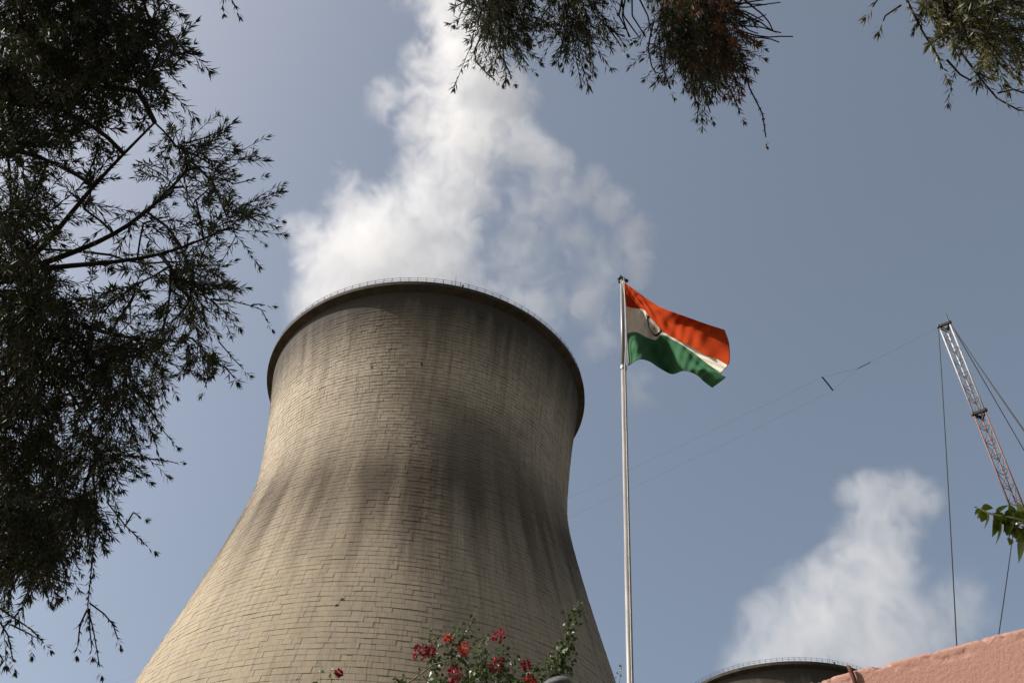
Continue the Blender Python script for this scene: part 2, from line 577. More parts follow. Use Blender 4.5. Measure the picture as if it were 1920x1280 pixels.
# ------------------------------------------------------------------ steam
def steam(name, label, blobs, yc, seed, dens, voxel, nscale):
    pts = []
    for i, (px, py, rp, w) in enumerate(blobs):
        yy = yc + random.uniform(-1, 1) * 9
        p = at_y(px, py, yy)
        s = np.linalg.norm(p - EYE)
        pts.append((p, rp * s / FPX, w))
    lo = np.min([p - r for p, r, w in pts], 0); hi = np.max([p + r for p, r, w in pts], 0)
    c0 = (lo + hi) / 2
    ng = bpy.data.node_groups.new(name + '_field', 'GeometryNodeTree')
    ng.interface.new_socket('Geometry', in_out='INPUT', socket_type='NodeSocketGeometry')
    ng.interface.new_socket('Geometry', in_out='OUTPUT', socket_type='NodeSocketGeometry')
    N = ng.nodes.new; Lk = ng.links.new
    go = N('NodeGroupOutput')
    pos = N('GeometryNodeInputPosition').outputs[0]
    nz0 = N('ShaderNodeTexNoise'); nz0.inputs['Scale'].default_value = nscale * .8; nz0.inputs['Detail'].default_value = 3
    off = N('ShaderNodeVectorMath'); off.operation = 'ADD'; off.inputs[1].default_value = (seed * 31.7, seed * 12.3, seed * 5.1)
    Lk(pos, off.inputs[0]); Lk(off.outputs[0], nz0.inputs['Vector'])
    sub = N('ShaderNodeVectorMath'); sub.operation = 'SUBTRACT'; sub.inputs[1].default_value = (.5, .5, .5)
    Lk(nz0.outputs['Color'], sub.inputs[0])
    wm = N('ShaderNodeVectorMath'); wm.operation = 'MULTIPLY_ADD'
    wm.inputs[1].default_value = (1.3 / nscale * .55,) * 3
    Lk(sub.outputs[0], wm.inputs[0]); Lk(pos, wm.inputs[2])
    wpos = wm.outputs[0]
    acc = None
    for p, r, w in pts:
        dn = N('ShaderNodeVectorMath'); dn.operation = 'DISTANCE'
        dn.inputs[1].default_value = tuple(p - c0); Lk(wpos, dn.inputs[0])
        ma = N('ShaderNodeMath'); ma.operation = 'MULTIPLY_ADD'
        ma.inputs[1].default_value = -w / r; ma.inputs[2].default_value = w
        Lk(dn.outputs['Value'], ma.inputs[0])
        if acc is None: acc = ma.outputs[0]
        else:
            mx = N('ShaderNodeMath'); mx.operation = 'SMOOTH_MAX'; mx.inputs[2].default_value = .12
            Lk(acc, mx.inputs[0]); Lk(ma.outputs[0], mx.inputs[1]); acc = mx.outputs[0]
    n1 = N('ShaderNodeTexNoise'); n1.inputs['Scale'].default_value = nscale * 2.3
    n1.inputs['Detail'].default_value = 10; n1.inputs['Roughness'].default_value = .64; n1.inputs['Distortion'].default_value = 1.1
    st = N('ShaderNodeVectorMath'); st.operation = 'MULTIPLY'; st.inputs[1].default_value = (1.0, 1.0, .78)
    Lk(off.outputs[0], st.inputs[0]); Lk(st.outputs[0], n1.inputs['Vector'])
    a = N('ShaderNodeMath'); a.operation = 'MULTIPLY_ADD'; a.inputs[1].default_value = 3.1; a.inputs[2].default_value = -1.62
    Lk(n1.outputs[0], a.inputs[0])
    s = N('ShaderNodeMath'); s.operation = 'ADD'; Lk(acc, s.inputs[0]); Lk(a.outputs[0], s.inputs[1])
    # no steam where there is no blob
    gate = N('ShaderNodeMath'); gate.operation = 'MULTIPLY'; gate.use_clamp = True; gate.inputs[1].default_value = 5.0
    Lk(acc, gate.inputs[0])
    cl = N('ShaderNodeMath'); cl.operation = 'MULTIPLY'; cl.use_clamp = True; cl.inputs[1].default_value = 2.3
    Lk(s.outputs[0], cl.inputs[0])
    dd = N('ShaderNodeMath'); dd.operation = 'MULTIPLY'
    Lk(cl.outputs[0], dd.inputs[0]); Lk(gate.outputs[0], dd.inputs[1])
    vc = N('GeometryNodeVolumeCube')
    Lk(dd.outputs[0], vc.inputs['Density'])
    vc.inputs['Min'].default_value = tuple(lo - c0); vc.inputs['Max'].default_value = tuple(hi - c0)
    for ax, nm in enumerate(('Resolution X', 'Resolution Y', 'Resolution Z')):
        vc.inputs[nm].default_value = max(8, int((hi[ax] - lo[ax]) / voxel))
    t = NT(name + '_vapour')
    pv = t.n('ShaderNodeVolumePrincipled')
    pv.inputs['Color'].default_value = (.87, .87, .875, 1)
    pv.inputs['Density'].default_value = dens
    pv.inputs['Anisotropy'].default_value = .1
    t.l(pv.outputs[0], t.out.inputs['Volume'])
    sm = N('GeometryNodeSetMaterial'); sm.inputs['Material'].default_value = t.m
    Lk(vc.outputs[0], sm.inputs[0]); Lk(sm.outputs[0], go.inputs[0])
    vd = bpy.data.volumes.new(name)
    vd.materials.append(t.m)
    o = link(name, vd)
    o.location = c0
    md = o.modifiers.new('vapour_field', 'NODES'); md.node_group = ng
    props(o, label, 'steam', None, 'stuff')
    return o

BL = [(650, 565, 125, 1.5), (605, 480, 78, 1.45), (570, 420, 42, 1.0), (700, 500, 130, 1.5), (770, 560, 130, 1.4), (830, 530, 90, 1.1),
      (690, 430, 100, 1.1), (760, 420, 110, 1.1), (830, 440, 90, .9), (850, 360, 105, 1), (800, 320, 75, .9), (880, 280, 110, 1.1),
      (800, 225, 85, .85), (735, 190, 55, .6), (890, 195, 115, 1.1), (860, 110, 105, 1), (790, 120, 60, .7), (865, 30, 90, 1),
      (855, -60, 85, 1), (960, 180, 70, .9), (965, 285, 75, .95), (1035, 310, 58, 1.0), (1100, 345, 55, .92), (1160, 395, 56, .98),
      (1200, 445, 55, .95), (1205, 500, 42, .8), (950, 480, 105, .36), (1060, 460, 100, .26), (1000, 390, 80, .42), (1090, 545, 85, .36),
      (970, 560, 100, .42), (900, 585, 90, .62), (1000, 640, 70, .5), (1140, 490, 75, .32), (1200, 720, 60, .42), (1130, 640, 70, .40), (760, -20, 50, .5), (660, 330, 35, .55)]
steam('steam_plume', 'white steam plume billowing up from the big cooling tower', BL, TY, 1, .042, .45, .060)
BL2 = [(1560, 1240, 150, 1.1), (1480, 1210, 110, 1), (1650, 1220, 130, 1), (1560, 1150, 110, 1), (1500, 1110, 70, .9), (1620, 1080, 110, 1.1),
       (1640, 1010, 90, 1), (1660, 940, 85, 1.1), (1620, 920, 60, .8), (1715, 935, 55, .8), (1740, 1190, 110, .75), (1800, 1150, 80, .5), (1420, 1250, 80, .8)]
steam('steam_plume', 'smaller white steam cloud rising behind the pink wall', BL2, T2[1], 5, .019, .85, .036)

# ------------------------------------------------------------------ flagpole and flag
FY = 9.0
pt_top = at_y(1165.5, 524, FY); pt_bot = at_y(1181.5, 1280, FY)
pdir = (pt_top - pt_bot) / np.linalg.norm(pt_top - pt_bot)
pbase = pt_bot + pdir * (-pt_bot[2] / pdir[2])
def along_pole(z): return pbase + pdir * (z / pdir[2])
ztop = pt_top[2]
fp = empty('flagpole', tuple(pbase))
props(fp, 'tall grey metal flagpole leaning slightly, carrying the flag', 'flagpole')
def rel(p): return tuple(np.asarray(p) - pbase)
zj = at_y(1173, 690, FY)[2]
MB().tube([rel(along_pole(0)), rel(along_pole(3.0)), rel(along_pole(zj))], [.039, .0375, .033], 20).build('lower_pole', M_POLE, fp, True)
MB().tube([rel(along_pole(zj)), rel(along_pole(ztop))], [.026, .020], 16).build('upper_pole', M_POLE, fp, True)
MB().tube([rel(along_pole(zj - .03)), rel(along_pole(zj + .03))], .041, 18).build('joint_collar', M_POLE, fp)
MB().tube([rel(along_pole(0) ), rel(along_pole(.12))], [.16, .14], 20).build('base_flange', M_POLE, fp)
# truck with pulley on top
tp = np.array(rel(along_pole(ztop)))
FS = .68
k = MB()
k.tube([tp + FS * np.array((-.075, 0, .01)), tp + FS * np.array((-.03, 0, .035)), tp + FS * np.array((.04, 0, .03)), tp + FS * np.array((.10, 0, -.035))], [.016, .025, .024, .016], 10)
k.build('pulley_truck', M_DARK, fp, True)
MB().tube([tp + FS * np.array((-.035, 0, .03)), tp + FS * np.array((-.02, 0, .12)), tp + FS * np.array((-.012, 0, .135)), tp + FS * np.array((.0, 0, .10)), tp + FS * np.array((.035, 0, .03))], [.009, .008, .008, .009, .009], 8).build('shackle', M_DARK, fp, True)
MB().tube([tp + FS * np.array((-.085, 0, .0)), tp + FS * np.array((-.05, 0, -.11)), tp + FS * np.array((-.035, 0, -.10)), tp + FS * np.array((-.035, 0, -.01))], [.009, .009, .008, .008], 8).build('hook', M_DARK, fp, True)
MB().tube([tp + FS * np.array((.10, -.02, -.035)), tp + FS * np.array((.10, .02, -.035))], .024, 12).build('pulley_wheel', M_DARK, fp, True)
M_ROPE = plain('rope', (.55, .50, .44), .9, .1)
MB().tube([tp + (.028, -.035, .0), np.array(rel(along_pole(zj + .6))) + (.04, -.05, 0), np.array(rel(along_pole(zj))) + (.012, -.043, 0), np.array(rel(along_pole(1.3))) + (.012, -.047, 0)], .005, 6).build('halyard', M_ROPE, fp)
MB().box(np.array(rel(along_pole(1.3))) + (.0, -.06, 0), (.03, .06, .22)).box(np.array(rel(along_pole(1.3))) + (0, -.09, 0), (.025, .02, .3)).build('cleat', M_DARK, fp)

UC = np.array([0, .12, .25, .38, .5, .62, .75, .88, 1.0])
VR = np.array([0, .14, .27, .333, .5, .667, .83, .92, 1.0])
G = [
 [(208,185),(222,275),(232,362),(236,405),(238,525),(241,645),(252,785),(258,860),(263,927)],
 [(262,222),(282,300),(297,385),(302,420),(312,530),(322,634),(335,760),(342,825),(348,877)],
 [(335,275),(352,340),(372,405),(378,428),(400,560),(420,680),(430,800),(433,850),(440,893)],
 [(430,342),(438,410),(452,505),(425,465),(452,600),(500,702),(520,830),(530,890),(540,957)],
 [(530,405),(535,490),(556,618),(515,548),(525,610),(560,661),(610,830),(630,920),(645,1006)],
 [(655,455),(655,560),(668,690),(628,640),(640,672),(672,712),(705,850),(725,930),(745,978)],
 [(805,510),(795,600),(805,755),(770,710),(785,752),(805,795),(840,900),(850,960),(855,1010)],
 [(975,570),(965,670),(958,845),(935,808),(940,850),(925,890),(965,950),(985,985),(930,1075)],
 [(1110,612),(1150,740),(1152,895),(1138,928),(1110,965),(1080,1000),(1100,1030),(1112,1042),(1000,1127)],
]
G = np.array(G, float)
G[..., 0] = 1120 + G[..., 0] / 4.74
G[..., 1] = 490 + G[..., 1] / 4.74
# how far each control point of the cloth billows towards (-) or away from (+) the viewer, in metres
DP = np.array([
 [-0.0, 0.001, 0.001, -0.0, -0.001, 0.001, -0.0, 0.0, 0.0],
 [-0.057, -0.023, 0.032, 0.049, 0.059, 0.034, -0.09, -0.072, -0.089],
 [-0.107, -0.089, -0.055, -0.028, 0.101, 0.097, 0.04, -0.015, -0.038],
 [-0.178, -0.136, -0.099, -0.082, 0.092, 0.149, 0.197, 0.183, 0.131],
 [-0.286, -0.188, -0.149, -0.102, -0.008, 0.006, 0.166, 0.228, 0.289],
 [-0.492, -0.27, -0.233, -0.161, -0.084, -0.09, -0.049, -0.014, 0.005],
 [-0.546, -0.387, -0.331, -0.266, -0.187, -0.171, -0.146, -0.151, -0.061],
 [-0.517, -0.453, -0.447, -0.409, -0.31, -0.239, -0.238, -0.234, -0.011],
 [-0.351, -0.499, -0.587, -0.584, -0.472, -0.364, -0.361, -0.357, 0.107],
])
def catmull(ks, vals, t):
    """vals (n,k); monotone-ish cubic hermite on uneven knots"""
    n = len(ks)
    i = int(np.clip(np.searchsorted(ks, t) - 1, 0, n - 2))
    h = ks[i + 1] - ks[i]; s = (t - ks[i]) / h
    def tang(k):
        if k == 0: return (vals[1] - vals[0]) / (ks[1] - ks[0])
        if k == n - 1: return (vals[-1] - vals[-2]) / (ks[-1] - ks[-2])
        a = (vals[k] - vals[k - 1]) / (ks[k] - ks[k - 1]); b = (vals[k + 1] - vals[k]) / (ks[k + 1] - ks[k])
        ha, hb = ks[k] - ks[k - 1], ks[k + 1] - ks[k]
        return (a * hb + b * ha) / (ha + hb)
    m0, m1 = tang(i) * h, tang(i + 1) * h
    return (2 * s**3 - 3 * s**2 + 1) * vals[i] + (s**3 - 2 * s**2 + s) * m0 + (-2 * s**3 + 3 * s**2) * vals[i + 1] + (s**3 - s**2) * m1
CTRL = np.concatenate([G, DP[..., None]], -1)          # (u, v, 3)
_cache = {}
def flag_p(u, v):
    key = round(v, 5)
    if key not in _cache:
        _cache[key] = np.array([catmull(VR, CTRL[i], v) for i in range(9)])
    px, py, d = catmull(UC, _cache[key], u)
    # small wrinkles fanning from the top hoist corner
    fan = math.atan2(v + .02, u + .02)
    d += .018 * math.exp(-3.5 * math.hypot(u, v)) * math.sin(fan * 26) * min(1, 8 * u)
    d += .008 * math.sin(17 * u + 9 * v + 2 * math.sin(7 * v)) * min(1, 4 * u) + (.0055 * math.sin(41 * u - 23 * v) + .004 * math.sin(63 * u + 37 * v + 3 * math.sin(9 * u))) * min(1, 4 * u)
    return at_y(px, py, FY + d) + np.array([.028, -.012, 0])
flag0 = flag_p(0, 1)
fl = empty('flag', tuple(flag0))
props(fl, 'waving orange, white and green flag with a navy spoked wheel', 'flag')
def stripe(name, v0, v1, mat, parent):
    nu, nv = 150, 36
    V = []
    for j in range(nv + 1):
        for i in range(nu + 1):
            V.append(flag_p(i / nu, v0 + (v1 - v0) * j / nv) - flag0)
    F = [(j * (nu + 1) + i, j * (nu + 1) + i + 1, (j + 1) * (nu + 1) + i + 1, (j + 1) * (nu + 1) + i) for j in range(nv) for i in range(nu)]
    o = link(name, np_mesh(name, V, F, mat, True), parent)
    md = o.modifiers.new('thick', 'SOLIDIFY'); md.thickness = .002; md.offset = 0
    return o
stripe('orange_stripe', 0, 1 / 3, M_ORANGE, fl)
ws = stripe('white_stripe', 1 / 3, 2 / 3, M_WHITE, fl)
stripe('green_stripe', 2 / 3, 1, M_GREEN, fl)
stripe_hem = MB().tube([flag_p(0, v) - flag0 + np.array([-.006, 0, 0]) for v in np.linspace(0, 1, 30)], .012, 6)
stripe_hem.build('hoist_hem', M_WHITE, fl, True)
def emblem():
    cu, cv, R = .445, .5, .140                             # R in hoist units; fly is 1.5 hoist
    V = []; F = []
    def add(u, v, side):
        e = 1e-3
        p = flag_p(u, v); a = flag_p(u + e, v) - p; b = flag_p(u, v + e) - p
        n = np.cross(a, b); n = n / (np.linalg.norm(n) + 1e-12)
        V.append(p + n * .0035 * side - flag0)
    def quadstrip(pa, pb, side):
        b0 = len(V)
        for (a, b) in zip(pa, pb):
            add(*a, side); add(*b, side)
        for i in range(len(pa) - 1):
            F.append((b0 + 2 * i, b0 + 2 * i + 1, b0 + 2 * i + 3, b0 + 2 * i + 2))
    def P(r, w): return (cu + r * R * math.cos(w) / 1.5, cv + r * R * math.sin(w))
    for side in (-1, 1):
        ws_ = np.linspace(0, 2 * math.pi, 97)
        quadstrip([P(.80, w) for w in ws_], [P(1.0, w) for w in ws_], side)
        wh = np.linspace(0, 2 * math.pi, 25)
        quadstrip([P(.001, w) for w in wh], [P(.07, w) for w in wh], side)
        for k_ in range(24):
            w = 2 * math.pi * k_ / 24
            rs = np.linspace(.06, .82, 9)
            quadstrip([P(r, w - .013 / max(r, .2) ** .5) for r in rs], [P(r, w + .013 / max(r, .2) ** .5) for r in rs], side)
    link('wheel_emblem', np_mesh('wheel_emblem', V, F, M_NAVY), ws)
emblem()

# ------------------------------------------------------------------ guyed lattice mast and wire antenna
def mast():
    top = at_slant(1772, 612, 38.0)
    bx_, by_, ht = top[0], top[1], top[2]
    o = empty('lattice_mast', (bx_, by_, 0))
    props(o, 'red and white guyed lattice mast at the right edge', 'mast')
    W = .20                                             # radius of the triangle
    m_white = plain('white_mast_paint', (.40, .37, .35), .6, .3)
    m_red = plain('red_mast_paint', (.15, .075, .062), .6, .3)
    m_brace = plain('mast_brace', (.12, .125, .14), .6, .3)
    view = math.atan2(-by_, -bx_)
    angs = [view + math.radians(a) for a in (-62, 58, 178)]
    C = [(W * math.cos(a), W * math.sin(a)) for a in angs]
    zcol = at_y(1838, 776, by_)[2]
    sec = ht - zcol
    edges = [ht]
    while edges[-1] > 0: edges.append(max(0, edges[-1] - sec))
    for s in range(len(edges) - 1):
        m = m_white if s % 2 == 0 else m_red
        for cx, cy in C:
            MB().tube([(cx, cy, edges[s + 1]), (cx, cy, edges[s])], .026, 8).build('leg', m, o, True)
    # collars
    def collar(z, e=1.16):
        k = MB()
        P = [Vector((c[0] * e, c[1] * e, z)) for c in C]
        for i in range(3):
            a, b = P[i], P[(i + 1) % 3]
            d = (b - a).normalized(); a2 = a - d * .05; b2 = b + d * .05
            R = d.to_track_quat('X', 'Z').to_matrix()
            k.box((a2 + b2) / 2, ((b2 - a2).length, .075, .09), R)
        k.build('collar', M_DARK, o)
    collar(ht)
    for e in edges[1:-1]: collar(e)
    MB().tube([(0, 0, ht - .02), (0, 0, ht + .5)], [.03, .02], 6).build('top_spike', M_DARK, o).location = (C[1][0], C[1][1], 0)
    # bracing, one object per bar
    bay = sec / 7
    side = (Vector((*C[1], 0)) - Vector((*C[0], 0))).length
    hm = MB().tube([(0, 0, 0), (side, 0, 0)], .013, 5).mesh('brace', m_brace)
    dm = MB().tube([(0, 0, 0), (side, 0, -bay)], .013, 5).mesh('brace', m_brace)
    nb = int(ht / bay)
    for i in range(nb):
        z = ht - i * bay
        for f in range(3):
            a = Vector((*C[f], 0)); b = Vector((*C[(f + 1) % 3], 0))
            if i % 2: a, b = b, a
            w = math.atan2(b.y - a.y, b.x - a.x)
            for me, zz in ((hm, z), (dm, z)):
                if me is hm and i == 0: continue
                q = link('brace', me, o); q.location = (a.x, a.y, zz); q.rotation_euler = (0, 0, w)
    # guys
    def guy(p0, p1, r=.014):
        p0 = np.array(p0); p1 = np.array(p1)
        pts = []
        for s in np.linspace(0, 1, 14):
            p = p0 + (p1 - p0) * s; p[2] -= .25 * 4 * s * (1 - s)
            pts.append(p - np.array([bx_, by_, 0]))
        MB().tube(pts, r, 5).build('guy_wire', M_DARK, o)
    def ground_hit(px, py):
        return at_z(px, py, 0.0)
    vtx = [np.array([bx_ + c[0] * 1.2, by_ + c[1] * 1.2, ht - .05]) for c in C]
    def proj(p):
        q = np.asarray(p) - EYE; d = q @ _fw
        return 960 + FPX * (q @ RGT) / d, 640 - FPX * (q @ UPV) / d
    left = min(vtx, key=lambda p: proj(p)[0]); right = max(vtx, key=lambda p: proj(p)[0])
    x0, y0 = proj(left)
    guy(left, ground_hit(x0 + (1788 - x0) / (1200 - y0) * (3000 - y0), 3000))
    # two guys to the right go down behind, anchored far to the right
    for (qx, qy, far) in ((1920, 806, 26.0), (1920, 842, 20.0)):
        d = ray(qx, qy)
        x1, y1 = proj(right)
        # a point on the ground in the plane through the eye and the two image points
        r0 = right - EYE
        n = np.cross(r0, d)
        # walk on the ground circle of radius `far` round the mast base
        best = None
        for w in np.linspace(0, 2 * math.pi, 1440):
            g = np.array([bx_ + far * math.cos(w), by_ + far * math.sin(w), 0])
            e = abs(n @ (g - EYE)) / np.linalg.norm(n)
            q = right + (g - right) * .12
            if proj(q)[0] > x1 and (best is None or e < best[0]): best = (e, g)
        guy(right, best[1])
    lowz = zcol - sec
    lowp = np.array([bx_ + C[0][0], by_ + C[0][1], lowz])
    x2, y2 = proj(lowp)
    guy(lowp, ground_hit(1890 + (1890 - 1915) / (1175 - 1040) * (2950 - 1175), 2950))
    # wire antenna slung from the mast head
    A = left + np.array([0, 0, .0])
    E_ = at_z(-120, 1400, 24.0)
    wa = empty('wire_antenna', tuple(A))
    props(wa, 'thin wire antenna with a spreader bar strung from the mast head', 'antenna')
    m_wire = plain('antenna_wire', (.04, .04, .042), .6, .3)
    def W_(s, off):
        p = A + (E_ - A) * s
        p = p + np.array([0, 0, -1.6 * 4 * s * (1 - s)])
        return p + off - A
    # spreader position: nearest to pixel x=1551
    ss = min(np.linspace(.01, .6, 600), key=lambda s: abs(proj(W_(s, 0) + A)[0] - 1551))
    sv = (at_slant(1541, 708, 40) - at_slant(1561, 733, 40)); sv = sv / np.linalg.norm(sv) * .31
    s1 = ss * .72
    MB().tube([W_(s, 0) for s in np.linspace(0, s1, 8)], .0022, 5).build('wire', m_wire, wa)
    MB().tube([W_(s1, 0), W_(s1 * .84, 0)], .016, 6).build('insulator', M_DARK, wa)
    for sg in (-1, 1):
        MB().tube([W_(s1, 0), W_(ss, sv * sg)], .0026, 5).build('bridle', m_wire, wa)
        MB().tube([W_(s, sv * sg * (1 + .8 * (s - ss))) for s in np.linspace(ss, 1, 24)], .0022, 5).build('wire', m_wire, wa)
    MB().tube([W_(ss, sv), W_(ss, sv * 0 + np.array([.02, 0, -.03])), W_(ss, -sv)], .028, 8).build('spreader_bar', M_DARK, wa)
    MB().tube([W_(1, 0), W_(1, 0) + np.array([0, 0, -24.0])], [.05, .08], 8).build('end_post', m_wire, wa)
mast()

# ------------------------------------------------------------------ pink wall
def wall():
    t = NT('pink_plaster')
    tc = t.n('ShaderNodeTexCoord').outputs['Object']
    a = t.noise(tc, 2.0, 6, .6); b = t.noise(tc, 80.0, 5, .65); g = t.noise(tc, 220.0, 3, .6)
    c = t.mix(t.ramp(a, [(.3, 0.0), (.7, 1.0)]), (.285, .153, .120), (.315, .177, .141))
    c = t.mix(t.ramp(b, [(.5, 0.0), (.75, .45)]), c, (.34, .215, .165))
    c = t.mix(t.ramp(t.noise(tc, 7.0, 6, .75), [(.62, 0.0), (.78, .25)]), c, (.20, .10, .08))
    c = t.mix(t.ramp(g, [(.45, 0.0), (.70, .55)]), c, (.19, .10, .078))
    h = t.math('MULTIPLY_ADD', b, 1.0, t.math('MULTIPLY', g, .45))
    m = t.done(t.bsdf(c, .95, .12, 0, t.bump(h, .7, .006)))
    ZT = 4.2
    A = at_z(1500, 1280, ZT); B = at_z(1920, 1172, ZT)
    d = (B - A); d[2] = 0; L = np.linalg.norm(d); d /= L
    nrm = np.array([d[1], -d[0], 0])                     # towards the camera side
    if nrm @ (EYE - A) < 0: nrm = -nrm
    ss = list(np.linspace(-1.6, -.25, 10)) + list(np.linspace(-.24, L + .35, 230)) + list(np.linspace(L + .45, L + 5.0, 14))
    prof = [(z, 0.0, 0) for z in np.linspace(0, ZT - .62, 14)] + [(z, 0.0, 1) for z in np.linspace(ZT - .6, ZT - .03, 84)]
    prof += [(ZT - .03 + .03 * math.sin(w), -.03 + .03 * math.cos(w), 2) for w in np.linspace(.2, math.pi / 2, 7)]
    prof += [(ZT, y, 2) for y in np.linspace(-.04, -.20, 14)] + [(ZT - .03, -.23, 0), (0, -.23, 0)]
    V = []; 
    for (z, y, kd) in prof:
        for s in ss:
            p = A + d * s
            p = np.array([p[0], p[1], z]) + nrm * y
            if kd:
                q = Vector((s, z, y))
                e = mnoise.fractal(q * 6, 1.0, 2.0, 3) * .0010 + mnoise.fractal(q * 60, .7, 2.1, 3) * .0013
                top = max(0.0, 1 - (ZT - z) / .085)
                chip = max(0.0, mnoise.fractal(q * 13 + Vector((5, 2, 1)), .9, 2.2, 4) - .05)
                e -= top * chip * .035
                wav = mnoise.noise(Vector((s * 2.2, 3.3, 0))) * .010 + mnoise.noise(Vector((s * 8, 9.3, 0))) * .004
                edge = .5 + .5 * max(0, 1 - (ZT - z) / .3)
                p = p + nrm * e * (1 if kd == 1 else .7)
                p[2] += wav * (edge if kd == 1 else 1) * (1 if z > ZT - .3 else 0) + (e * .8 if kd == 2 else 0)
            V.append(p - np.array([A[0], A[1], 0]))
    k = len(ss)
    F = [(j * k + i, j * k + i + 1, (j + 1) * k + i + 1, (j + 1) * k + i) for j in range(len(prof) - 1) for i in range(k - 1)]
    o = empty('plaster_wall', (A[0], A[1], 0))
    props(o, 'rough pink plastered wall with a chipped top edge', 'wall')
    w = link('wall_body', np_mesh('wall_body', V, F, m, True), o)
    # end caps
    cap = MB()
    for s in (ss[0], ss[-1]):
        p = d * s
        b0 = len(cap.v)
        for z, y in ((0, 0), (ZT - .03, 0), (ZT, -.04), (ZT, -.2), (ZT - .03, -.23), (0, -.23)):
            q = p + nrm * y; cap.v.append((q[0], q[1], z))
        cap.f.append(tuple(range(b0, b0 + 6)))
    cap.build('wall_end', m, o)
    # rusty rod cemented into the face of the wall
    mr = plain('rusty_iron', (.115, .048, .032), .85, .2, .2, .5, 60)
    def onface(px, py, outw):
        r = ray(px, py)
        tt = ((A - EYE) @ nrm) / (r @ nrm)
        return EYE + r * tt + nrm * outw - np.array([A[0], A[1], 0])
    pts = [onface(1592, 1250, .02), onface(1596, 1254, .03), onface(1600, 1264, .028), onface(1604, 1275, .02), onface(1607, 1290, .012), onface(1609, 1320, -.03)]
    r = MB().tube(pts, [.007, .011, .013, .012, .012, .012], 10).build('rusty_rod', mr, o, True)
    r['label'] = 'rusty bent iron rod sticking up at the wall edge'
wall()

# ------------------------------------------------------------------ bottlebrush trees
def frame_from(d, roll):
    d = d / np.linalg.norm(d)
    a = np.array([0, 0, 1.0]) if abs(d[2]) < .9 else np.array([1.0, 0, 0])
    y = np.cross(a, d); y /= np.linalg.norm(y); z = np.cross(d, y)
    c, s = math.cos(roll), math.sin(roll)
    return np.stack([d, c * y + s * z, -s * y + c * z], 1)   # columns

def leaf_quads(base, dirs, lens, wid, side):
    """diamond leaves; arrays (n,3)"""
    mid = base + dirs * (lens * .45)[:, None]
    tip = base + dirs * lens[:, None]
    w = side * (wid / 2)[:, None]
    return np.stack([base, mid + w, tip, mid - w], 1)        # n,4,3

def make_twig(L, n, droop, r, tuft=9, leaf=.066):
    ts = np.sort(r.uniform(.08, 1, n))
    def axis(t): return np.stack([t * L, 0 * t, -droop * L * t ** 2], -1)
    P = axis(ts); T = axis(ts + .01) - P; T /= np.linalg.norm(T, axis=1)[:, None]
    az = np.arange(n) * 2.4 + r.uniform(-.4, .4, n)
    ref = np.array([0, 1.0, 0])
    N1 = np.tile(ref, (n, 1)); N2 = np.cross(T, N1)
    rad = np.cos(az)[:, None] * N1 + np.sin(az)[:, None] * N2
    op = r.uniform(.6, 1.05, n)
    D = np.cos(op)[:, None] * T + np.sin(op)[:, None] * rad
    S = np.cross(D, rad); S /= np.linalg.norm(S, axis=1)[:, None]
    q = [leaf_quads(P, D, r.uniform(.7, 1.15, n) * leaf, r.uniform(.0075, .0110, n), S)]
    e = axis(np.array([1.0]))[0]; te = T[-1]
    az = r.uniform(0, 6.28, tuft); op = r.uniform(.15, .8, tuft)
    rad = np.cos(az)[:, None] * ref + np.sin(az)[:, None] * np.cross(te, ref)
    D = np.cos(op)[:, None] * te + np.sin(op)[:, None] * rad
    S = np.cross(D, rad); S /= np.linalg.norm(S, axis=1)[:, None] + 1e-9
    q.append(leaf_quads(np.tile(e, (tuft, 1)), D, r.uniform(.6, 1.0, tuft) * leaf, r.uniform(.0075, .011, tuft), S))
    st = axis(np.linspace(0, 1, 6))
    return np.concatenate(q).reshape(-1, 3), st

TW = [make_twig(rng.uniform(.22, .42), int(rng.integers(24, 44)), rng.uniform(.05, .35), rng) for _ in range(16)]

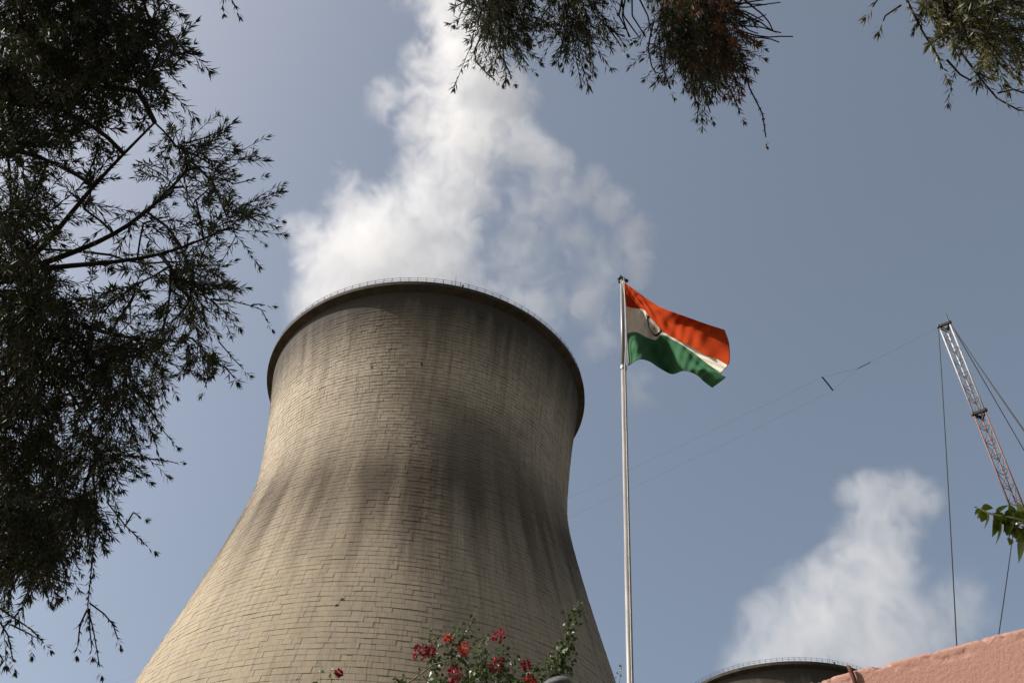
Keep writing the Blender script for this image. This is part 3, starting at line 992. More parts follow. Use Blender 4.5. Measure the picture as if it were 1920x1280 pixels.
class Foliage:
    def __init__(self):
        self.leaf = []; self.dead = []; self.young = []; self.stems = MB()  # young: leaves coloured paler to show sunlight on the top-right branch
    def twig(self, p, d, sc=1.0, dead=False, kind=None):
        v, st = TW[int(rng.integers(len(TW)))] if kind is None else kind
        R = frame_from(np.asarray(d, float), rng.uniform(-.5, .5))
        (self.young if dead == 2 else self.dead if dead else self.leaf).append((v * sc) @ R.T + p)
        s = (st * sc) @ R.T + p
        self.stems.tube(list(s), [.0035 * sc, .003 * sc, .0028 * sc, .0024 * sc, .002 * sc, .0015 * sc], 3, False)
    def strand(self, pts, dead=False, dens=75, leaf=.05, bare=0.0, tuft=True):
        """a long leafy shoot along a polyline"""
        pts = np.asarray(pts, float)
        seg = np.linalg.norm(np.diff(pts, axis=0), axis=1); cum = np.concatenate([[0], np.cumsum(seg)])
        L = cum[-1]; n = int(L * dens)
        def P(s): return np.stack([np.interp(s, cum, pts[:, k]) for k in range(3)], -1)
        smp = P(np.linspace(0, L, 24))
        self.stems.tube(list(smp), list(np.linspace(.0055, .0036, 24)), 4, False)
        if n > 0:
            s = np.sort(rng.uniform(bare * L, L, n))
            p = P(s); T = P(np.minimum(s + .02, L + 0)) - P(np.maximum(s - .02, 0)); T /= np.linalg.norm(T, axis=1)[:, None] + 1e-9
            a = np.tile(np.array([.3, .9, .2]), (n, 1)); N1 = np.cross(T, a); N1 /= np.linalg.norm(N1, axis=1)[:, None]; N2 = np.cross(T, N1)
            az = np.arange(n) * 2.4 + rng.uniform(-.4, .4, n); op = rng.uniform(.5, 1.0, n)
            rad = np.cos(az)[:, None] * N1 + np.sin(az)[:, None] * N2
            D = np.cos(op)[:, None] * T + np.sin(op)[:, None] * rad
            S = np.cross(D, rad); S /= np.linalg.norm(S, axis=1)[:, None]
            q = leaf_quads(p, D, rng.uniform(.7, 1.1, n) * leaf, rng.uniform(.0075, .0110, n), S)
            (self.young if dead == 2 else self.dead if dead else self.leaf).append(q.reshape(-1, 3))
        if tuft:
            v, st = make_twig(.05, 6, .0, rng, 12, leaf)
            R = frame_from(pts[-1] - pts[-2], 0)
            (self.young if dead == 2 else self.dead if dead else self.leaf).append(v @ R.T + pts[-1])
    def build(self, root, origin):
        for lst, nm, mat in ((self.leaf, 'foliage', M_LEAF), (self.dead, 'dead_foliage', M_DEAD), (self.young, 'sunlight_tinted_foliage', M_SUNTINT_LEAF)):
            if not lst: continue
            V = np.concatenate(lst) - origin
            F = np.arange(len(V)).reshape(-1, 4)
            o = link(nm, np_mesh(nm, V, F, mat), root); o['kind'] = 'stuff'
        self.stems.v = [tuple(np.array(v) - origin) for v in self.stems.v]
        o = self.stems.build('twigs', M_BARK, root); o['kind'] = 'stuff'

def grow(root, origin, limbs, targets, fol, droop_of, ntw=(4, 7), sc=(.8, 1.25), dead_of=None, rmax=.015, tw_rand=.45):
    """limbs: list of (pts, r0, r1); targets: list of points that carry tufts of twigs"""
    nodes = []; par = []; base_r = []
    for pts, r0, r1 in limbs:
        pts = np.asarray(pts, float)
        seg = np.concatenate([[0], np.cumsum(np.linalg.norm(np.diff(pts, axis=0), axis=1))])
        n = max(6, int(seg[-1] / .12))
        s = np.linspace(0, seg[-1], n)
        ks = seg
        sm = np.stack([np.interp(s, ks, pts[:, k]) for k in range(3)], -1)
        for _ in range(6):
            sm[1:-1] = .5 * sm[1:-1] + .25 * (sm[:-2] + sm[2:])
        MB().tube([p - origin for p in sm], list(np.linspace(r0, r1, n)), 8).build('limb', M_BARK, root, True)
        for k in range(n):
            nodes.append(sm[k]); par.append(-1)
    fixed = len(nodes)
    N = np.array(nodes)
    depth0 = np.zeros(len(N))
    T = np.array(targets)
    dist = np.array([np.min(np.linalg.norm(N - t, axis=1)) for t in T])
    order = np.argsort(dist)
    plen = list(depth0); cnt = [0] * fixed
    paths = []
    cap = N
    allN = [n for n in N]
    ends = []
    for ti in order:
        t = T[ti]
        A = np.array(allN)
        dd = np.linalg.norm(A - t, axis=1)
        j = int(np.argmin(dd + .35 * np.array(plen)))
        a = A[j]; L = dd[j]
        k = max(2, int(L / .12))
        mid = (a + t) / 2 + rng.normal(0, .07 * L, 3) + np.array([0, 0, .10 * L])
        prev = j
        pts = [a]
        for s in np.linspace(0, 1, k + 1)[1:]:
            p = (1 - s) ** 2 * a + 2 * s * (1 - s) * mid + s * s * t
            allN.append(p); par.append(prev); plen.append(plen[prev] + L / k); cnt.append(0)
            prev = len(allN) - 1
        ends.append((prev, ti))
    # pipe model
    w = np.zeros(len(allN))
    for e, ti in ends: w[e] += 1
    for i in range(len(allN) - 1, fixed - 1, -1):
        if par[i] >= 0: w[par[i]] += w[i]
    rad = np.minimum(rmax, .0042 * np.maximum(w, 1) ** .48)
    br = MB()
    for i in range(fixed, len(allN)):
        a, b = allN[par[i]], allN[i]
        ra = rad[i] if par[i] < fixed else min(rad[par[i]], rad[i] * 1.3)
        br.tube([a - origin, b - origin], [ra, rad[i]], 5, False)
    o = br.build('branches', M_BARK, root, True); o['kind'] = 'stuff'
    for e, ti in ends:
        t = allN[e]; q = allN[par[e]] if par[e] >= 0 else t + np.array([0, 0, .1])
        out = t - q; out = out / (np.linalg.norm(out) + 1e-9)
        g, n2, push = droop_of(t)
        nt = int(rng.integers(*ntw) * n2)
        for _ in range(max(1, nt)):
            d = out * .55 + push + np.array([0, 0, -g]) + rng.normal(0, tw_rand, 3)
            p = t - out * rng.uniform(0, .22) + rng.normal(0, .02, 3)
            fol.twig(p, d, rng.uniform(*sc), dead_of(t) if dead_of else False)

def to_px(p):
    q = np.asarray(p) - EYE; d = q @ _fw
    return 960 + FPX * (q @ RGT) / d, 640 - FPX * (q @ UPV) / d

def inside(x, y, poly):
    r = False; j = len(poly) - 1
    for i in range(len(poly)):
        xi, yi = poly[i]; xj, yj = poly[j]
        if (yi > y) != (yj > y) and x < (xj - xi) * (y - yi) / (yj - yi) + xi: r = not r
        j = i
    return r

# --- the tree on the left
def left_tree():
    base = np.array([-5.4, 3.6, 0.0])
    root = empty('bottlebrush_tree', tuple(base))
    props(root, 'dark weeping tree with narrow leaves filling the left edge', 'tree', 'weeping trees framing the view')
    fol = Foliage()
    top = np.array([-5.2, 4.0, 8.2])
    tr = [base, base + np.array([.05, .1, 1.5]), base + np.array([.0, .2, 3.2]), base + np.array([.12, .3, 5.0]), base + np.array([.1, .35, 6.6]), top]
    MB().tube([p - base for p in tr], [.24, .19, .165, .14, .10, .05], 14).build('trunk', M_BARK, root, True)
    S = 6.6
    def L(*pp, r0=.03, r1=.008, start=None, s=S):
        pts = [at_slant(x, y, s + k) for x, y, k in pp]
        st = [tr[3] if start is None else start]
        return (st + pts, r0, r1)
    j1 = at_slant(-60, 545, 6.5)
    limbs = [
        L((-60, 545, 0), (60, 500, .0), (150, 470, .1), (230, 440, .1), (300, 380, .2), (350, 320, .2), r0=.045, r1=.008),
        L((60, 500, 0), (110, 430, -.2), (160, 360, -.3), (220, 300, -.3), (290, 230, -.4), r0=.022, r1=.006, start=j1),
        L((40, 505, 0), (140, 495, -.3), (220, 495, -.4), (330, 480, -.4), (420, 430, -.5), r0=.022, r1=.005, start=j1),
        L((30, 520, 0), (85, 505, .3), (90, 520, .3), (75, 555, .4), (60, 620, .4), (110, 700, .5), (170, 800, .5), r0=.02, r1=.006, start=j1),
        L((0, 530, .0), (70, 560, .0), (150, 620, .2), (240, 640, .2), (330, 640, .2), r0=.028, r1=.006, start=j1),
        L((-90, 800, .3), (20, 790, .3), (120, 760, .3), (220, 740, .3), r0=.03, r1=.006, start=tr[2]),
        L((-80, 1000, .4), (20, 960, .3), (100, 950, .3), r0=.025, r1=.006, start=tr[2]),
        L((-120, 160, .3), (0, 150, .3), (120, 120, .2), (230, 100, .2), r0=.04, r1=.008, start=tr[4]),
        L((-120, -60, .5), (60, -40, .5), (200, 10, .4), r0=.03, r1=.008, start=tr[4]),
        L((-60, 300, .8), (20, 230, .8), (20, 380, .9), (22, 500, .9), r0=.02, r1=.006, start=tr[4]),
    ]
    poly = [(-260, -220), (280, -160), (285, 0), (300, 60), (320, 110), (285, 150), (295, 185), (330, 215), (372, 250), (410, 300), (440, 350), (470, 400),
            (430, 440), (395, 470), (385, 520), (400, 570), (420, 620), (430, 660), (385, 690), (330, 720), (310, 780), (255, 815), (225, 860),
            (205, 930), (150, 985), (110, 1050), (55, 1085), (10, 1110), (-260, 1160)]
    def keep(x, y):
        if 60 < x < 310 and 225 < y < 480: return .10           # the open fan of bare limbs
        if 310 <= x and 200 < y < 480: return .55
        if 40 < x < 270 and 480 <= y < 560: return .22
        if 180 < x < 300 and 180 < y < 235: return .35
        if x > 200 and y < 180: return .6
        if x > 190 and y > 560: return .55
        return 1.0
    tg = []
    while len(tg) < 560:
        x = rng.uniform(-240, 500); y = rng.uniform(-200, 1160)
        if x < -20 and rng.uniform() < .75: continue
        if not inside(x, y, poly) or rng.uniform() > keep(x, y): continue
        tg.append(at_slant(x, y, rng.uniform(5.7, 8.3)))
    def droop(p):
        x, y = to_px(p)
        if y < 240: return (.25, 1.25, RGT * .25)
        if y < 560: return (.05, .72, RGT * .45 + UPV * .12)
        return (.42, 1.15, RGT * .22)
    grow(root, base, limbs, tg, fol, droop, (5, 8), (.75, 1.15))
    def st(pp, s, **kw):
        fol.strand([at_slant(x, y, s) for x, y in pp], **kw)
    s = 6.3
    st([(175, 900), (180, 985), (172, 1060), (165, 1130), (165, 1155)], s, dens=150)
    st([(165, 1140), (150, 1170), (146, 1210)], s, dens=60)
    st([(165, 1140), (175, 1180), (187, 1250)], s, dens=45)
    st([(168, 1130), (195, 1150), (212, 1170), (220, 1195)], s, dens=85)
    st([(168, 1140), (168, 1175), (172, 1215)], s, dens=55)
    st([(200, 940), (235, 985), (262, 1010), (277, 1024)], s, dens=85)
    st([(235, 985), (250, 960), (258, 965)], s, dens=70)
    st([(215, 852), (250, 855), (285, 860), (326, 866)], s, dens=110, leaf=.035)
    st([(230, 880), (250, 885), (268, 896)], s, dens=30)
    st([(395, 560), (430, 563), (470, 573), (490, 580), (503, 605)], s, dens=75, leaf=.04)
    st([(470, 573), (485, 570), (497, 572)], s, dens=50, leaf=.04)
    st([(265, 740), (300, 800), (322, 826)], s, dens=90)
    st([(410, 640), (440, 675), (457, 692)], s, dens=60)
    st([(385, 690), (390, 710), (384, 726)], s, dens=70)
    st([(300, 120), (330, 100), (352, 100)], s, dens=110)
    st([(290, 135), (320, 130), (352, 96)], s, dens=90)
    st([(400, 330), (440, 345), (480, 335)], s, dens=80)
    st([(440, 400), (480, 400), (513, 410)], s, dens=90)
    st([(340, 270), (380, 260), (410, 247)], s, dens=80)
    st([(0, 1140), (30, 1160), (60, 1180), (82, 1205)], s, dens=110)
    st([(-10, 1150), (15, 1190), (25, 1240)], s, dens=110)
    st([(20, 1170), (60, 1190), (60, 1210)], s, dens=90)
    st([(60, 1060), (80, 1090), (90, 1118)], s, dens=100)
    st([(110, 1040), (125, 1075), (120, 1100)], s, dens=100)
    st([(-20, 1200), (5, 1235), (-5, 1262)], s, dens=90)
    st([(280, -40), (305, -5), (322, 12)], s, dens=90)
    st([(400, -60), (418, -10), (419, 8)], s, dens=60)
    st([(405, -60), (430, -10), (441, 14)], s, dens=60)
    fol.build(root, base)
left_tree()

# --- the tree overhead whose branches hang in from above
def overhead_tree():
    base = np.array([3.2, -2.6, 0.0])
    root = empty('bottlebrush_tree', tuple(base))
    props(root, 'weeping tree overhead, only its hanging branch ends show along the top', 'tree', 'weeping trees framing the view')
    fol = Foliage()
    tr = [base, base + np.array([-.1, .1, 2.0]), base + np.array([-.1, .3, 4.2]), base + np.array([-.2, .8, 6.4]), base + np.array([-.4, 1.6, 8.2])]
    MB().tube([p - base for p in tr], [.26, .21, .18, .14, .10], 14).build('trunk', M_BARK, root, True)
    S = 6.2
    P = lambda x, y, k=0: at_slant(x, y, S + k)
    limbs = [
        ([tr[3], P(1350, -420, .2), P(1200, -180, .1), P(1080, -60, 0), P(960, -30, 0)], .05, .010),
        ([tr[4], P(1500, -350, .4), P(1340, -140, .2), P(1300, -20, .1), P(1310, 70, .1)], .05, .008),
        ([tr[3], P(1800, -380, .1), P(1740, -120, -.2), P(1760, -10, -.3), P(1830, 70, -.3)], .045, .006),
    ]
    regs = [
        ([(895, -60), (1000, -60), (1010, 30), (985, 70), (935, 95), (900, 70)], 34),
        ([(1030, -60), (1150, -60), (1150, 40), (1130, 75), (1080, 70), (1045, 60)], 30),
        ([(1190, -80), (1350, -80), (1375, 60), (1385, 130), (1340, 150), (1290, 120), (1235, 60)], 90),
        ([(1690, -70), (1880, -70), (1875, 20), (1890, 90), (1850, 95), (1800, 70), (1720, 20)], 62),
    ]
    tg = []
    for poly, n in regs:
        xs = [p[0] for p in poly]; ys = [p[1] for p in poly]
        c = 0
        while c < n:
            x = rng.uniform(min(xs), max(xs)); y = rng.uniform(min(ys), max(ys))
            if inside(x, y, poly):
                tg.append(P(x, y, rng.uniform(-.7, .8) + (-.9 if x > 1600 else 0))); c += 1
    down = -UPV
    def droop(p):
        x, y = to_px(p)
        if x < 1160: return (.0, .85, down * .45 + RGT * .05)
        if x < 1600: return (.0, 1.0, down * .65 + RGT * .30)
        return (.0, .6, down * .35 + RGT * .50)
    def dead(p):
        x, y = to_px(p)
        if x > 1600: return 2 if rng.uniform() < .55 else False
        return 1200 < x < 1600 and (x - 1285) * .8 > (y - 20) * .28 and rng.uniform() < .42
    grow(root, base, limbs, tg, fol, droop, (4, 8), (.6, .95), dead, .014, .32)
    def st(pp, k=0, **kw):
        fol.strand([P(x, y, k) for x, y in pp], **kw)
    st([(905, 60), (890, 95), (892, 115), (915, 140), (928, 150)], dens=110, leaf=.045)
    st([(930, 90), (945, 115), (958, 143)], dens=90, leaf=.045)
    st([(950, 80), (975, 105), (992, 124)], dens=60, leaf=.045)
    st([(890, -10), (870, 15), (861, 32)], dens=45, leaf=.045)
    st([(1080, 70), (1105, 90), (1106, 124)], dens=80, leaf=.045)
    st([(1125, 40), (1150, 60), (1172, 70)], dens=120, leaf=.045)
    st([(1140, 50), (1158, 78), (1165, 88)], dens=70, leaf=.045)
    st([(1225, 40), (1215, 90), (1222, 125), (1230, 137)], dens=70, leaf=.04)
    st([(1235, 60), (1240, 120), (1258, 168)], dens=90, leaf=.04)
    st([(1290, 120), (1300, 175), (1310, 205)], dens=90, leaf=.045)
    st([(1310, 130), (1325, 190), (1332, 212)], dens=40, leaf=.045)
    st([(1350, 130), (1375, 180), (1388, 212)], dens=140, leaf=.045, dead=True)
    st([(1385, 90), (1396, 130), (1405, 165), (1418, 190), (1430, 215), (1436, 258)], dens=40, leaf=.03, bare=.45, dead=True)
    # dry thread-like twigs
    for _ in range(16):
        x0, y0 = rng.uniform(1355, 1385), rng.uniform(-20, 60)
        a = rng.uniform(-.7, .75); L = rng.uniform(50, 115)
        p = [(x0, y0)]
        for i in range(5):
            p.append((p[-1][0] + L / 5 * math.cos(a), p[-1][1] + L / 5 * math.sin(a))); a += rng.uniform(-.25, .3)
        st(p, rng.uniform(-.3, .3), dens=0, tuft=False)
    for _ in range(5):
        x0 = rng.uniform(1150, 1190)
        st([(x0, -20), (x0 + rng.uniform(-10, 25), 30), (x0 + rng.uniform(0, 40), 70)], 0, dens=0, tuft=False)
    k = -.9
    st([(1690, -20), (1645, 0), (1636, 14)], k, dens=30, leaf=.055, dead=2)
    st([(1690, 10), (1660, 30), (1656, 40)], k, dens=20, leaf=.055, dead=2)
    st([(1700, 0), (1730, 60), (1755, 100), (1768, 130)], k, dens=110, leaf=.055, dead=2)
    st([(1730, 10), (1780, 70), (1810, 110), (1840, 150), (1870, 185), (1912, 208)], k, dens=75, leaf=.055, dead=2)
    st([(1810, 110), (1830, 135), (1860, 150)], k, dens=50, leaf=.055, dead=2)
    st([(1850, 70), (1870, 115), (1890, 135), (1905, 150)], k, dens=50, leaf=.055, dead=2)
    st([(1870, 175), (1900, 168), (1935, 180)], k, dens=60, leaf=.055, dead=2)
    st([(1860, 0), (1885, 20), (1896, 32)], k, dens=70, leaf=.055, dead=2)
    st([(1850, 40), (1880, 70), (1905, 85)], k, dens=170, leaf=.06, dead=2)
    st([(1775, 112), (1800, 140), (1822, 152)], k, dens=0, tuft=False)
    fol.build(root, base)
overhead_tree()

# ------------------------------------------------------------------ bougainvillea and the broad-leaved vine
def leaf_mesh(name, L, W, fold, curl, mat, n=5):
    V = []; F = []
    for i in range(n + 1):
        s = i / n
        w = W / 2 * (math.sin(math.pi * min(1, s * .97 + .03) ** .72) ** .85 if 0 < s < 1 else .02)
        z = -curl * L * s * s
        V += [(s * L, -w, z + fold * w), (s * L, 0, z), (s * L, w, z + fold * w)]
    for i in range(n):
        a = i * 3
        F += [(a, a + 3, a + 4, a + 1), (a + 1, a + 4, a + 5, a + 2)]
    return np_mesh(name, V, F, mat, True)

def place(o, p, d, roll, sc):
    R = frame_from(np.asarray(d, float), roll)
    Mx = Matrix.Identity(4)
    for i in range(3):
        for j in range(3): Mx[i][j] = R[i, j] * sc
        Mx[i][3] = p[i]
    o.matrix_local = Mx

BLM = [leaf_mesh('leaf', .060, .040, .35, .25, M_BLEAF), leaf_mesh('leaf', .050, .033, .5, .4, M_BLEAF), leaf_mesh('leaf', .042, .027, .6, .2, M_BLEAF)]

def shoot(root, origin, pts, nleaf, s0=0.0, sc=1.0, r=.005, meshes=BLM, stem=M_STEM, name='leaf', stuff=None):
    pts = np.asarray(pts, float)
    seg = np.linalg.norm(np.diff(pts, axis=0), axis=1); cum = np.concatenate([[0], np.cumsum(seg)])
    Lt = cum[-1]
    P = lambda s: np.array([np.interp(s, cum, pts[:, k]) for k in range(3)])
    MB().tube([P(s) - origin for s in np.linspace(0, Lt, 14)], list(np.linspace(r, r * .35, 14)), 6).build('stem', stem, root, True)
    for i in range(nleaf):
        s = Lt * (s0 + (1 - s0) * (i + rng.uniform(0, 1)) / nleaf)
        p = P(s); T = P(min(s + .03, Lt)) - P(max(s - .03, 0)); T /= np.linalg.norm(T) + 1e-9
        rad = rng.normal(0, 1, 3); rad -= T * (rad @ T); rad /= np.linalg.norm(rad)
        d = T * rng.uniform(.0, .7) + rad * .8 + np.array([0, 0, -.35])
        scale = sc * rng.uniform(.65, 1.15) * (1 - .35 * (s / Lt) ** 3)
        o = link(name, meshes[int(rng.integers(len(meshes)))], root)
        place(o, p + rad * .008 - origin, d, rng.uniform(-1.2, 1.2), scale)

def cluster(root, origin, p, size, mat):
    V = []; F = []
    n = 34
    size = size * .72
    for i in range(n):
        c = rng.normal(0, 1, 3); c /= np.linalg.norm(c)
        c *= size * rng.uniform(.25, 1.0) ** .6
        d = c / np.linalg.norm(c) + rng.normal(0, .6, 3)
        R = frame_from(d, rng.uniform(0, 6.28))
        L, W = rng.uniform(.024, .036), rng.uniform(.018, .026)
        loc = np.array([(0, 0, 0), (L * .5, -W / 2, .004), (L, 0, -.002), (L * .5, W / 2, .004), (L * .5, 0, -.003)])
        b = len(V)
        V += list(loc @ R.T + c + p - origin)
        V += [p - origin, p - origin + np.array([.001, 0, .001])]
        F += [(b, b + 5, b + 6), (b, b + 1, b + 4), (b + 1, b + 2, b + 4), (b + 2, b + 3, b + 4), (b + 3, b, b + 4)]
    return link('flower_cluster', np_mesh('flower_cluster', V, F, mat, False), root)

def bougainvillea():
    S = 7.0
    P = lambda x, y, k=0: at_slant(x, y, S + k)
    b0 = P(900, 1300); base = np.array([b0[0], b0[1], 0.0])
    root = empty('bougainvillea_bush', tuple(base))
    props(root, 'bougainvillea bush with crimson and orange flowers at the bottom centre', 'bush', 'bougainvillea plants')
    crown = P(900, 1420)
    for dx in (-.12, .0, .13):
        MB().tube([(dx, 0, 0), (dx * 1.5, .05, 1.5), (dx * 2.0, .02, 3.0), tuple(crown - base + np.array([dx * 2, 0, 0]))], [.04, .033, .026, .018], 9).build('trunk', M_BARK, root, True)
    sh = [  # polyline in photo pixels, leaves, first leaf position
        ([(880, 1400), (880, 1290), (868, 1230), (872, 1190), (890, 1150), (897, 1136)], 22, .35),
        ([(870, 1400), (855, 1290), (845, 1235), (850, 1195), (865, 1165)], 24, .3),
        ([(840, 1400), (820, 1290), (812, 1240), (812, 1205), (802, 1178)], 22, .3),
        ([(900, 1400), (905, 1300), (900, 1250), (905, 1210), (918, 1192)], 16, .3),
        ([(905, 1280), (895, 1215), (910, 1192), (925, 1200)], 9, .3),
        ([(920, 1400), (935, 1290), (938, 1240), (936, 1205)], 26, .3),
        ([(940, 1300), (955, 1240), (970, 1235), (985, 1246)], 12, .3),
        ([(1000, 1400), (1030, 1290), (1050, 1230), (1068, 1185), (1080, 1145), (1086, 1124)], 44, .3),
        ([(1010, 1400), (1045, 1290), (1062, 1240), (1072, 1190)], 28, .3),
        ([(980, 1400), (1010, 1290), (1025, 1250), (1050, 1220), (1060, 1200)], 24, .3),
        ([(950, 1400), (960, 1300), (985, 1265), (1010, 1255), (1035, 1240)], 20, .3),
        ([(860, 1400), (870, 1300), (885, 1265), (905, 1240)], 20, .2),
        ([(900, 1400), (920, 1300), (915, 1260), (925, 1230)], 18, .2),
        ([(840, 1400), (830, 1310), (805, 1280), (790, 1262)], 8, .4),
        ([(930, 1400), (945, 1310), (950, 1280), (948, 1255)], 16, .2),
        ([(860, 1400), (845, 1320), (830, 1285), (820, 1262)], 14, .3),
        ([(880, 1400), (885, 1320), (878, 1285), (860, 1262)], 14, .3),
        ([(770, 1400), (755, 1300), (745, 1275), (740, 1262)], 9, .5),
    ]
    inner = []
    def spray(pts, tot, s0, n):                             # the small leaves too fine to tell apart
        pts = np.array(pts)
        cum = np.concatenate([[0], np.cumsum(np.linalg.norm(np.diff(pts, axis=0), axis=1))])
        s = rng.uniform(s0, .93, n) * tot
        p = np.stack([np.interp(s, cum, pts[:, k]) for k in range(3)], -1) + rng.normal(0, .030, (n, 3))
        d = rng.normal(0, 1, (n, 3)) + np.array([0, 0, -.4]); d /= np.linalg.norm(d, axis=1)[:, None]
        sd = np.cross(d, rng.normal(0, 1, (n, 3))); sd /= np.linalg.norm(sd, axis=1)[:, None]
        inner.append(leaf_quads(p, d, rng.uniform(.028, .045, n), rng.uniform(.018, .028, n), sd))
    for pp, n, s0 in sh:
        k = rng.uniform(-.35, .35)
        pts = [P(x, y, k) for x, y in pp]
        tot = sum(np.linalg.norm(pts[i + 1] - pts[i]) for i in range(len(pts) - 1))
        f = (1400 - 1300) / (1400 - pp[1][1]) if pp[0][1] == 1400 else .1
        s0 = f * np.linalg.norm(pts[1] - pts[0]) / tot
        shoot(root, base, pts, int(n * .84), s0, 1.0)
        spray(pts, tot, s0, int(n * 4.5))
    V = np.concatenate(inner).reshape(-1, 3); F = np.arange(len(V)).reshape(-1, 4)
    o = link('foliage', np_mesh('foliage', V - base, F, M_BLEAF2), root); o['kind'] = 'stuff'
    MB().tube([P(750, 1290) - base, P(790, 1262) - base, P(812, 1245) - base, P(845, 1238) - base, P(862, 1246) - base], [.006, .006, .005, .004, .003], 6).build('woody_stem', M_STEM, root, True)
    for x, y, sz, mt in ((788, 1222, .062, M_BRACT), (806, 1220, .035, M_BRACT), (936, 1190, .046, M_BRACT), (932, 1248, .055, M_BRACT), (987, 1245, .030, M_BRACT),
                         (871, 1216, .045, M_BRACT2), (839, 1197, .022, M_BRACT2), (850, 1264, .052, M_BRACT), 
                         (995, 1274, .032, M_BRACT2)):
        cluster(root, base, P(x, y, -.3), sz, mt)
    # separate young shoots beside it
    for lab, lst, fl_ in (
        ('slender leafy bougainvillea shoots with one red flower low on the left', [([(565, 1400), (562, 1300), (562, 1275), (560, 1264)], 10), ([(600, 1400), (598, 1300), (600, 1260), (602, 1239)], 16), ([(625, 1400), (628, 1300), (626, 1270), (620, 1254)], 14)], (635, 1261)),
        ('single leafy shoot beside the foot of the flagpole', [([(1150, 1400), (1152, 1300), (1158, 1265), (1166, 1244)], 14), ([(1140, 1400), (1150, 1310), (1160, 1282)], 8)], None)):
        x0 = lst[0][0][0][0]
        q = P(x0, 1400); b = np.array([q[0], q[1], 0.0])
        r = empty('bougainvillea_shoot', tuple(b))
        props(r, lab, 'shoot', 'bougainvillea plants')
        for pp, n in lst:
            pts = [P(x, y, .3) for x, y in pp]
            pts = [np.array([pts[0][0], pts[0][1], 0.0])] + pts
            Lh = np.linalg.norm(pts[1] - pts[0])
            tot = sum(np.linalg.norm(pts[i + 1] - pts[i]) for i in range(len(pts) - 1))
            shoot(r, b, pts, n, (Lh + .35 * (tot - Lh)) / tot, .95, .007)
        if fl_: cluster(r, b, P(fl_[0], fl_[1], .3), .016, M_BRACT)
bougainvillea()

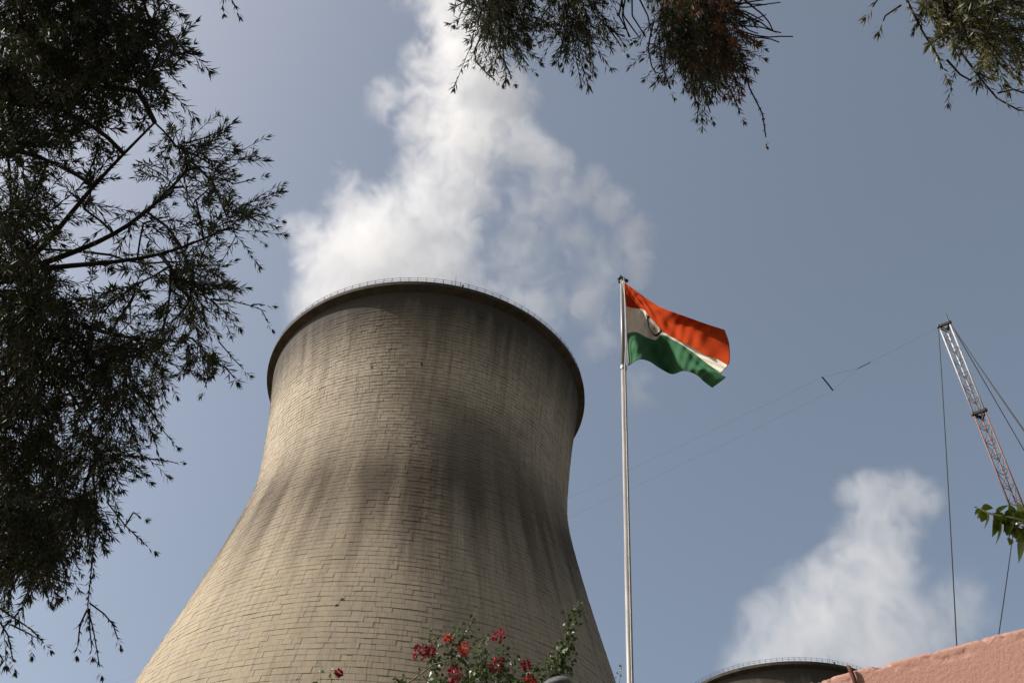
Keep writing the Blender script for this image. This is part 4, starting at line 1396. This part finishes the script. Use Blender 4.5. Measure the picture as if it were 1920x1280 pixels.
def vine():
    S = 3.4
    P = lambda x, y, k=0: at_slant(x, y, S + k)
    g = P(2080, 1100); base = np.array([g[0], g[1], 0.0])
    root = empty('broad_leaved_vine', tuple(base))
    props(root, 'sunlit broad-leaved green branch reaching in at the right edge', 'vine')
    meshes = [leaf_mesh('leaf', .075, .058, .18, .22, M_VLEAF, 6), leaf_mesh('leaf', .066, .046, .3, .35, M_VLEAF, 6)]
    main = [base, base + np.array([.03, .02, 1.4]), P(2100, 1300), P(2060, 1060), P(1990, 985), P(1925, 975), P(1885, 968), P(1855, 962), P(1833, 952)]
    MB().tube([p - base for p in main], [.02, .017, .013, .010, .007, .0045, .0035, .003, .002], 8).build('stem', M_VSTEM, root, True)
    for pp in ([(1925, 975), (1905, 985), (1893, 998), (1892, 1010)], [(1930, 990), (1915, 1000), (1905, 1015)], [(1905, 972), (1900, 965), (1898, 955)]):
        MB().tube([P(x, y) - base for x, y in pp], [.004, .003, .0025, .0018][:len(pp)], 6).build('side_stem', M_VSTEM, root, True)
    # leaf: root pixel, tip pixel, size factor, roll
    LV = [((1838, 954), (1826, 962), .5, .2), ((1842, 954), (1836, 972), .6, 1.0), ((1840, 952), (1856, 950), .65, -.3), ((1850, 962), (1851, 990), .95, .2), ((1848, 960), (1842, 972), .6, .6),
          ((1858, 962), (1878, 962), .95, .5), ((1862, 965), (1882, 975), .9, -.6), ((1866, 968), (1868, 999), .8, .9), ((1872, 975), (1876, 1014), 1.3, .3), ((1880, 970), (1900, 958), 1.05, .1),
          ((1882, 972), (1908, 966), 1.1, -.8), ((1885, 975), (1905, 985), 1.0, .6), ((1893, 1008), (1896, 1022), .5, .9), ((1900, 968), (1918, 955), 1.0, .4), ((1905, 972), (1925, 968), 1.1, -.3),
          ((1898, 990), (1915, 1006), 1.1, .2), ((1908, 1010), (1915, 1036), 1.45, .1), ((1912, 985), (1930, 1000), 1.2, .7), ((1920, 1000), (1935, 1030), 1.4, -.4), ((1875, 985), (1862, 992), .55, 1.2),
          ((1888, 966), (1890, 985), .8, -1.1), ((1925, 975), (1945, 960), 1.2, .3), ((1830, 952), (1830, 945), .35, .4),
          ((1868, 962), (1880, 950), .8, .2), ((1878, 972), (1888, 990), .9, .7), ((1890, 975), (1893, 1000), .95, -.4), ((1900, 975), (1903, 1003), 1.0, .5),
          ((1912, 972), (1914, 948), 1.0, .2), ((1915, 980), (1900, 1000), 1.0, -.7), ((1905, 965), (1892, 950), .8, .9), ((1920, 990), (1912, 1020), 1.2, .1)]
    for (a, b, sc, ro) in LV:
        pa, pb = P(*a), P(*b)
        d = (pb - pa) + ray(*a) * rng.uniform(-.02, .03)
        L = np.linalg.norm(pb - pa)
        o = link('leaf', meshes[int(rng.integers(2))], root)
        place(o, pa - base, d, ro, max(L / .060, sc * .72))
vine()

# ------------------------------------------------------------------ lamp hood at the bottom edge
def lamp():
    S = 5.6
    P = lambda x, y, k=0: at_slant(x, y, S + k)
    c = P(1035, 1300)
    base = np.array([c[0], c[1] + .1, 0])
    root = empty('street_lamp', tuple(base))
    props(root, 'grey rounded lamp hood peeking up under the bougainvillea', 'lamp')
    mg = plain('grey_lamp_paint', (.10, .098, .10), .85, .2)
    # hood: an arched half shell, its ends open towards the camera
    a, b = P(996, 1286), P(1064, 1264)
    ax = (b - a); L = np.linalg.norm(ax)
    u = ax / L
    v = np.cross(u, ray(1035, 1275)); v /= np.linalg.norm(v)
    if v[2] < 0: v = -v
    w = np.cross(u, v)
    if w @ ray(1035, 1275) < 0: w = -w
    prof = [(-.03, -.14), (0, -.05), (.03, -.012), (.08, .004), (L * .5, .010), (L - .05, .010), (L - .012, 0), (L + .008, -.03), (L + .012, -.08), (L + .012, -.15)]
    V = []; F = []
    nd = 6
    for k_ in range(nd + 1):
        dz = (k_ / nd - .5) * .34
        sag = -.02 * (2 * (k_ / nd - .5)) ** 2
        for s, h in prof:
            V.append(a + u * s + v * (h + sag) + w * (dz + .12) - base)
    m = len(prof)
    for k_ in range(nd):
        for i in range(m - 1):
            F.append((k_ * m + i, k_ * m + i + 1, (k_ + 1) * m + i + 1, (k_ + 1) * m + i))
    o = link('hood', np_mesh('hood', V, F, mg, True), root)
    md = o.modifiers.new('thick', 'SOLIDIFY'); md.thickness = .02; md.offset = -1
    mid = a + u * L * .5 + v * -.16 + w * .12
    MB().box(tuple(mid - base), (L * .6, .2, .06)).build('lamp_housing', M_DARK, root)
    MB().tube([(0, 0, 0), (0, 0, mid[2] - .3), tuple(mid - base + np.array([0, 0, -.03]))], .035, 10).build('post', mg, root, True)
lamp()
